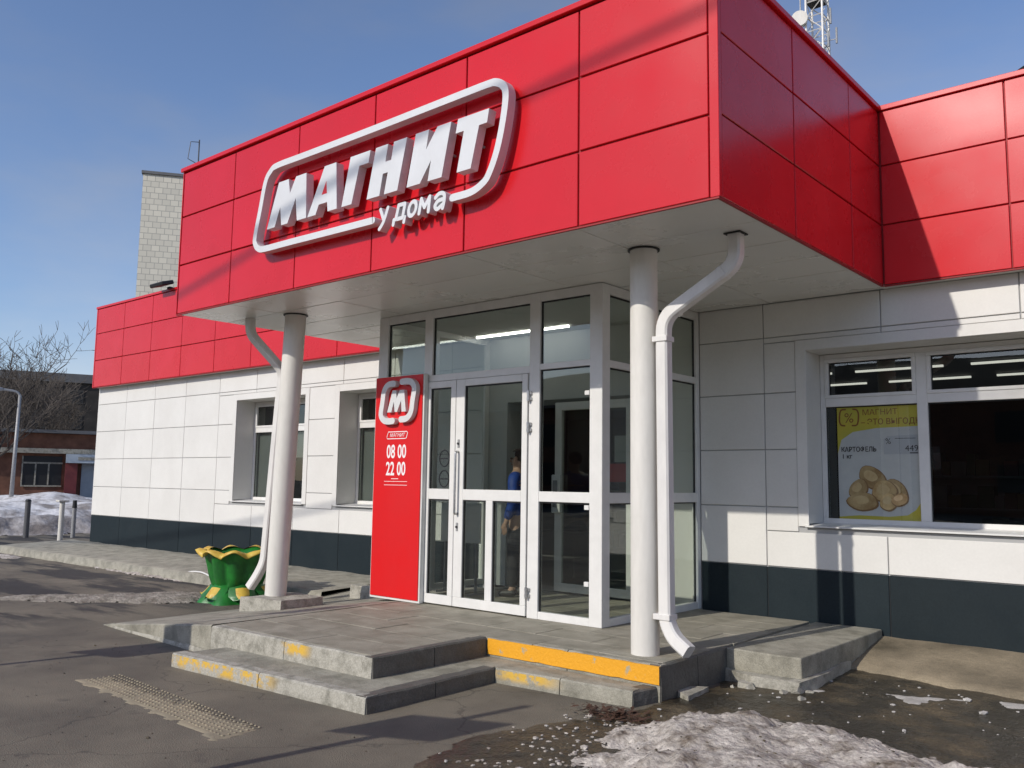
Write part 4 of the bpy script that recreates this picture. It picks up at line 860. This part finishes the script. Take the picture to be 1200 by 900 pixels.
bx('red_strip', SIGNRED, rp, -3.66, -3.10, 3.66, 3.672, 1.64, 1.86); bx('white_print', DIMW, rp, -3.3, -3.12, 3.664, 3.672, 1.88, 2.2); MB().box(-3.66, -3.64, 3.673, 3.69, FL, 1.9).box(-3.14, -3.12, 3.673, 3.69, FL, 2.2).build('stand', GALV, rp)

# ------------------------------------------------------------------ beyond the shop on the left
tag(field('snow_bank', SNOWF, [(-46, 2), (-40, -3), (-31, 0), (-27.5, 3.5), (-26.8, 8), (-28, 14), (-33, 16), (-40, 14), (-43, 9)], .3, lambda x, y, d: .85 * sm(0, 2.4, d) * (.75 + .5 * nz(x, y, .35)) + .12 * nz(x, y, .9, 3) * sm(0, 1, d) + .05 * nz(x, y, 3, 4), .6, .6), kind='stuff')
tag(field('snow_bank', SNOWD, [(-30, -1), (-26, 0.5), (-23.2, 3.6), (-22.6, 6), (-23, 10), (-26.2, 10), (-27, 6), (-28, 3)], .15, lambda x, y, d: .42 * sm(0, 1.2, d) * (.7 + .6 * nz(x, y, .6, 2)) + .08 * nz(x, y, 2, 3) * sm(0, .5, d) + .03 * nz(x, y, 6, 4), .5, .9), kind='stuff')
b1 = empty('bollard', (-22.14, 4.235, 0), 'short dark steel post in front of the grey snow bank', 'post', 'posts by the snow'); MB().cyl((-22.14, 4.235, 0), (-22.14, 4.235, .95), .07, n=12).build('post', SHELF, b1); MB().cyl((-22.14, 4.235, .95), (-22.14, 4.235, 1.0), .085, .05, n=12).build('cap', BLACK, b1)
b2 = empty('marker_post', (-19.5, 4.0, 0), 'tall white marker post with a flat cap near the shop corner', 'post', 'posts by the snow'); MB().cyl((-19.5, 4, 0), (-19.5, 4, 1.0), .06, n=14).build('post', COLW, b2); MB().box(-19.6, -19.4, 3.88, 4.12, 1.0, 1.04, .006).build('cap', COLW, b2)
b3 = empty('bollard', (-21.46, 5.145, 0), 'thin grey post with a dark top close to the shop corner', 'post', 'posts by the snow'); MB().cyl((-21.46, 5.145, 0), (-21.46, 5.145, .78), .055, n=12).build('post', GALV, b3); MB().cyl((-21.46, 5.145, .78), (-21.46, 5.145, .98), .06, .05, n=12).build('cap', BLACK, b3)
lp_ = empty('street_lamp', (-36.7, 9.15, 0), 'grey street lamp with a short arm before the brick building', 'street lamp')
MB().tube([(-36.7, 9.15, 0), (-36.7, 9.2, 4.95)], [.09, .06], 12).build('pole', GALV, lp_, smooth=True); MB().tube(spline([(-36.7, 9.2, 4.93), (-36.75, 9.05, 5.1), (-36.95, 8.55, 5.17)], 4), .05, 8).build('arm', GALV, lp_, smooth=True); MB().box(-37.1, -36.85, 8.0, 8.6, 5.10, 5.24, .04).build('lamp_head', GALV, lp_)
def oriented(o, loc, d):
    o.location = loc; o.rotation_euler.z = math.atan2(d[1], d[0]); ORG[o.name] = Vector((0, 0, 0)); return o
def lb(name, m, par, *a, **k): return MB().box(*a).build(name, m, par, local=True, **k)
# low brick building: own x runs along its front, own -y faces the street
bb = oriented(empty('brick_building', (0, 0, 0), 'low brown brick building with a pale eaves band far behind the snow', 'building'), (-47, 5.2, 0), (.37, .93))
lb('wall', BRICK, bb, 0, 22, 0, 8, 0, 3.75); lb('roof', GREYW, bb, -.3, 22.3, -.35, 8.3, 3.76, 3.92); lb('eaves_band', CONC2, bb, -.1, 22.1, -.4, -.001, 2.74, 2.98)
for i, x in enumerate((7.65, 3.2)):
    w_ = lb('window', BLACK, bb, x, x + 1.75, -.03, .02, 1.15, 2.6)
    for a, b, c, d in ((x - .03, x + 1.78, 2.22, 2.30), (x + .55, x + .62, 1.15, 2.22), (x + 1.13, x + 1.2, 1.15, 2.22), (x - .03, x + .03, 1.15, 2.6), (x - .03, x + 1.78, 1.08, 1.15)): lb('frame', CONC2, w_, a, b, -.06, -.031, c, d)
BLUEW = mat('pale_blue_board', (.5, .56, .62), (.42, .48, .54), 1, .6)
lb('porch_sign', BLUEW, bb, 9.55, 13.2, -.75, -.45, 2.28, 2.72); bb.children[-1]
sgn = lb('sign_lettering', CONC2, bb, 10.1, 12.6, -.77, -.751, 2.42, 2.58); lb('porch_post', mat('dull_red_paint', (.2, .04, .04)), bb, 9.55, 10.1, -.5, -.05, 0, 2.27); lb('porch_door', mat('pale_grey_door', (.42, .46, .5), (.34, .38, .42), 2), bb, 10.3, 12.6, -.08, -.001, 0, 2.27); lb('porch_post', GREYW, bb, 12.8, 13.0, -.5, -.3, 0, 2.27); lb('window', BLACK, bb, 13.4, 15, -.03, .02, 1, 2.6)
# dark block of flats
fb = oriented(empty('apartment_block', (0, 0, 0), 'dark long apartment block on the skyline behind bare trees', 'apartment block'), (-108, 14, 0), (.39, .92))
lb('wall', DARKW, fb, 0, 52, 0, 12, 0, 12.0); lb('roof', GREYW, fb, -.3, 52.3, -.3, 12.3, 12.02, 13.0)
WB = mat('far_window_frame', (.06, .057, .053), rough=.7)
for fl in range(4):
    for k in range(15):
        x = 1.6 + k * 3.3; z = 1.3 + fl * 2.8; w_ = lb('window', WB, fb, x, x + 1.7, -.06, .02, z, z + 1.5); lb('pane', BLACK, w_, x + .1, x + .78, -.075, -.061, z + .12, z + 1.38); lb('pane', BLACK, w_, x + .9, x + 1.6, -.075, -.061, z + .12, z + 1.38)
mt = lb('roof_aerial', GALV, fb, 30.0, 30.12, 3, 3.12, 13, 16.5)
# tiled tower
tw = oriented(empty('tile_clad_tower', (0, 0, 0), 'tall narrow pale tiled end of an apartment block above the canopy', 'apartment block'), (-64.73, 27.5, 0), (.57, .82))
lb('wall', TILE, tw, 0, 12, 0, 10, 0, 26.0); lb('parapet_cap', GREYW, tw, -.12, 12.12, -.12, 10.12, 26.02, 26.25)
an = empty('roof_antenna', (-63.3, 31.4, 26.25), 'thin rooftop antenna mast with side bars above the canopy corner', 'antenna'); bx('mast', SHELF, an, -63.34, -63.26, 31.36, 31.44, 26.25, 29.7)
MB().tube([(-63.3, 31.4, 29.5), (-63.5, 30.75, 29.4), (-63.55, 30.6, 27.9), (-63.3, 31.3, 27.6)], .035, 6).build('loop', SHELF, an)
# lattice mast
ms = empty('radio_mast', (-18.5, 50.8, 0), 'white steel lattice mast rising behind the red canopy', 'radio mast')
hw = .52
for sx0, sy0 in ((1, 1), (1, -1), (-1, 1), (-1, -1)): MB().tube([(-18.45 + sx0 * hw * 1.3, 50.85 + sy0 * hw * 1.3, 0), (-18.45 + sx0 * hw, 50.85 + sy0 * hw, 44)], .075, 6).build('leg', PIPEW, ms)
mb = MB()
for k in range(34):
    z = 8 + k * 1.05; c = [(-18.45 + a * hw, 50.85 + b * hw) for a, b in ((1, 1), (1, -1), (-1, -1), (-1, 1))]
    for i in range(4):
        a, b = c[i], c[(i + 1) % 4]; mb.tube([(a[0], a[1], z), (b[0], b[1], z)], .035, 4); mb.tube([(a[0], a[1], z), (b[0], b[1], z + 1.05)] if k % 2 else [(b[0], b[1], z), (a[0], a[1], z + 1.05)], .035, 4)
mb.build('bracing', PIPEW, ms, kind='stuff')
vd = Vector((2.7 + 19.4, -5.3 - 50.4, -31)).normalized()
dc = Vector((-19.35, 50.1, 33.1)); MB().cyl(dc - Vector((.3, -.6, 0)) * .3, dc + Vector((.3, -.9, -.1)).normalized() * .3, .52, n=24).build('dish', COLW, ms); MB().tube([dc, (-18.45 - hw, 50.85 - hw, 33.3)], .05, 6).build('dish_arm', GALV, ms); MB().tube([(-19.3, 50.1, 33.3), (-19.3, 50.1, 35.2), (-18.7, 50.5, 34.9)], .05, 6).build('dish_bracket', GALV, ms)
for (x, y, z) in ((-17.3, 51.2, 31.2), (-17.6, 51.0, 32.6), (-17.5, 50.2, 30.6)): MB().cyl((x, y, z), (x, y, z + 1.1), .07, n=8).tube([(x, y, z + .3), (-18.1, 51, z + .3)], .03, 5).build('panel_antenna', GALV, ms)
MB().box(-19.0, -18.0, 50.4, 51.3, 34.2, 34.5).build('platform_box', BLACK, ms)
cb = MB().tube([(-1.3, 12.2, 5.1), (-.546, 12, 9.02 - .1), (1.2, 11.5, 9.55), (9, 10, 11.5), (20, 8, 13)], .035, 6).build('overhead_wire', BLACK); tag(cb, 'dark overhead wire above the right red fascia', 'wire')

# bare trees
def tree(name, loc, h, seed, label, spread=1., group=None):
    rnd = random.Random(seed); r = empty(name, loc, label, 'tree', group); tr, tw_ = MB(), MB(); loc = Vector(loc)
    def grow(p, d, l, rad, dep):
        n = 3 if dep > 2 else 4; P = [p]; q_ = p.copy(); dd = d.copy()
        for i in range(n):
            dd = (dd + Vector((rnd.uniform(-1, 1), rnd.uniform(-1, 1), rnd.uniform(-.4, .8))) * .2).normalized(); q_ = q_ + dd * l / n; P.append(q_.copy())
        rs = [rad * (1 - .4 * i / n) for i in range(n + 1)]
        (tr if dep < 2 else tw_).tube(P, rs, 8 if dep == 0 else (5 if dep < 3 else 3), cap=False)
        if dep >= 5: return
        for k in range((6, 5, 4, 4, 3)[dep]):
            j = n if k == 0 else rnd.randint(2 if dep == 0 else 1, n); ax = Vector((rnd.uniform(-1, 1), rnd.uniform(-1, 1), rnd.uniform(-.1, .7))).normalized()
            nd = (dd * (.8 if k == 0 else .5) + ax * (.35 if k == 0 else .75) * spread).normalized(); nd.z = max(nd.z, -.05)
            grow(P[j], nd.normalized(), l * rnd.uniform(.55, .74), max(rs[j] * (.75 if k == 0 else .5), h * .0011), dep + 1)
    grow(loc, Vector((.04, .02, 1)).normalized(), h * .36, h * .016, 0)
    tr.build('trunk', BARK, r, smooth=True); tw_.build('crown', BARK, r)
    return r
tree('bare_tree', (-39.5, 9.0, 0), 11, 3, 'bare dark tree standing in the snow bank by the street lamp', 1.1)
tree('bare_tree', (-58, 13.5, 0), 11, 5, 'bare tree behind the brick building left of centre', 1.1, 'bare trees before the dark block'); tree('bare_tree', (-60, 18.0, 0), 11, 8, 'bare tree behind the brick building near the shop corner', 1.1, 'bare trees before the dark block')
tree('bare_tree', (-64, 20.5, 0), 11.5, 11, 'bare tree half hidden by the end of the red fascia', 1.1, 'bare trees before the dark block'); tree('bare_tree', (-41, 7.6, 0), 8.8, 21, 'bare tree at the left edge of the picture', 1.2)

# ------------------------------------------------------------------ the side of the street behind the photographer: it shades and mirrors
ob = empty('street_house', (-24, -44, 0), 'long low brown house across the street, mirrored in the shop glass', 'house')
bx('wall', BRICK, ob, -60, 30, -54, -44, 0, 7.2); MB().prism([(-55, 7.2), (-43.4, 7.2), (-49, 10.2)], 'X', -61, 31).build('roof', DARKW, ob)
for k in range(14):
    x = -57 + k * 6; bx('window', BLACK, ob, x, x + 1.8, -44.02, -43.97, 1.4, 3.1); bx('window', BLACK, ob, x, x + 1.8, -44.02, -43.97, 4.4, 6.1)
tree('bare_tree', (-14, -33, 0), 9, 31, 'bare tree across the street, mirrored in the entrance glass', 1.1); tree('bare_tree', (-24, -36, 0), 9.5, 35, 'taller bare tree across the street, mirrored in the entrance glass', 1.1); tree('bare_tree', (2, -36, 0), 9, 38, 'bare tree across the street facing the right window', 1.1)
def roadsign(x, y, h, plates, lab):
    s_ = empty('road_sign', (x, y, 0), lab, 'road sign'); MB().cyl((x, y, 0), (x, y, h), .038, n=12).build('post', GALV, s_)
    for (z0, z1, w, a) in plates: MB().box(x - w / 2, x + w / 2, y - .045, y - .039, z0, z1, rot=Matrix.Rotation(R(a), 3, 'Z')).build('plate', GALV, s_)
roadsign(-2.22, -4.6, 2.75, [(2.0, 2.42, .75, 25)], 'road sign on a grey post beside the asphalt in front of the shop')
roadsign(-6.07, -4.75, 4.1, [(2.05, 2.75, .62, 20), (3.35, 3.9, .5, 20)], 'taller road sign post with two plates, left of the other sign')
ow = MB().tube(spline([(-32, -12, 8.3), (-15, -12, 10.4), (-9, -12, 11.35), (-6.73, -12, 11.81), (-5.23, -12, 12.06), (-3.53, -12, 12.32), (-2.1, -12, 12.47), (4, -12, 13.0), (25, -12, 14.2)], 4), .036, 8).build('overhead_cable', BLACK, None, smooth=True); tag(ow, 'thick overhead cable strung along the street in front of the shop', 'cable')
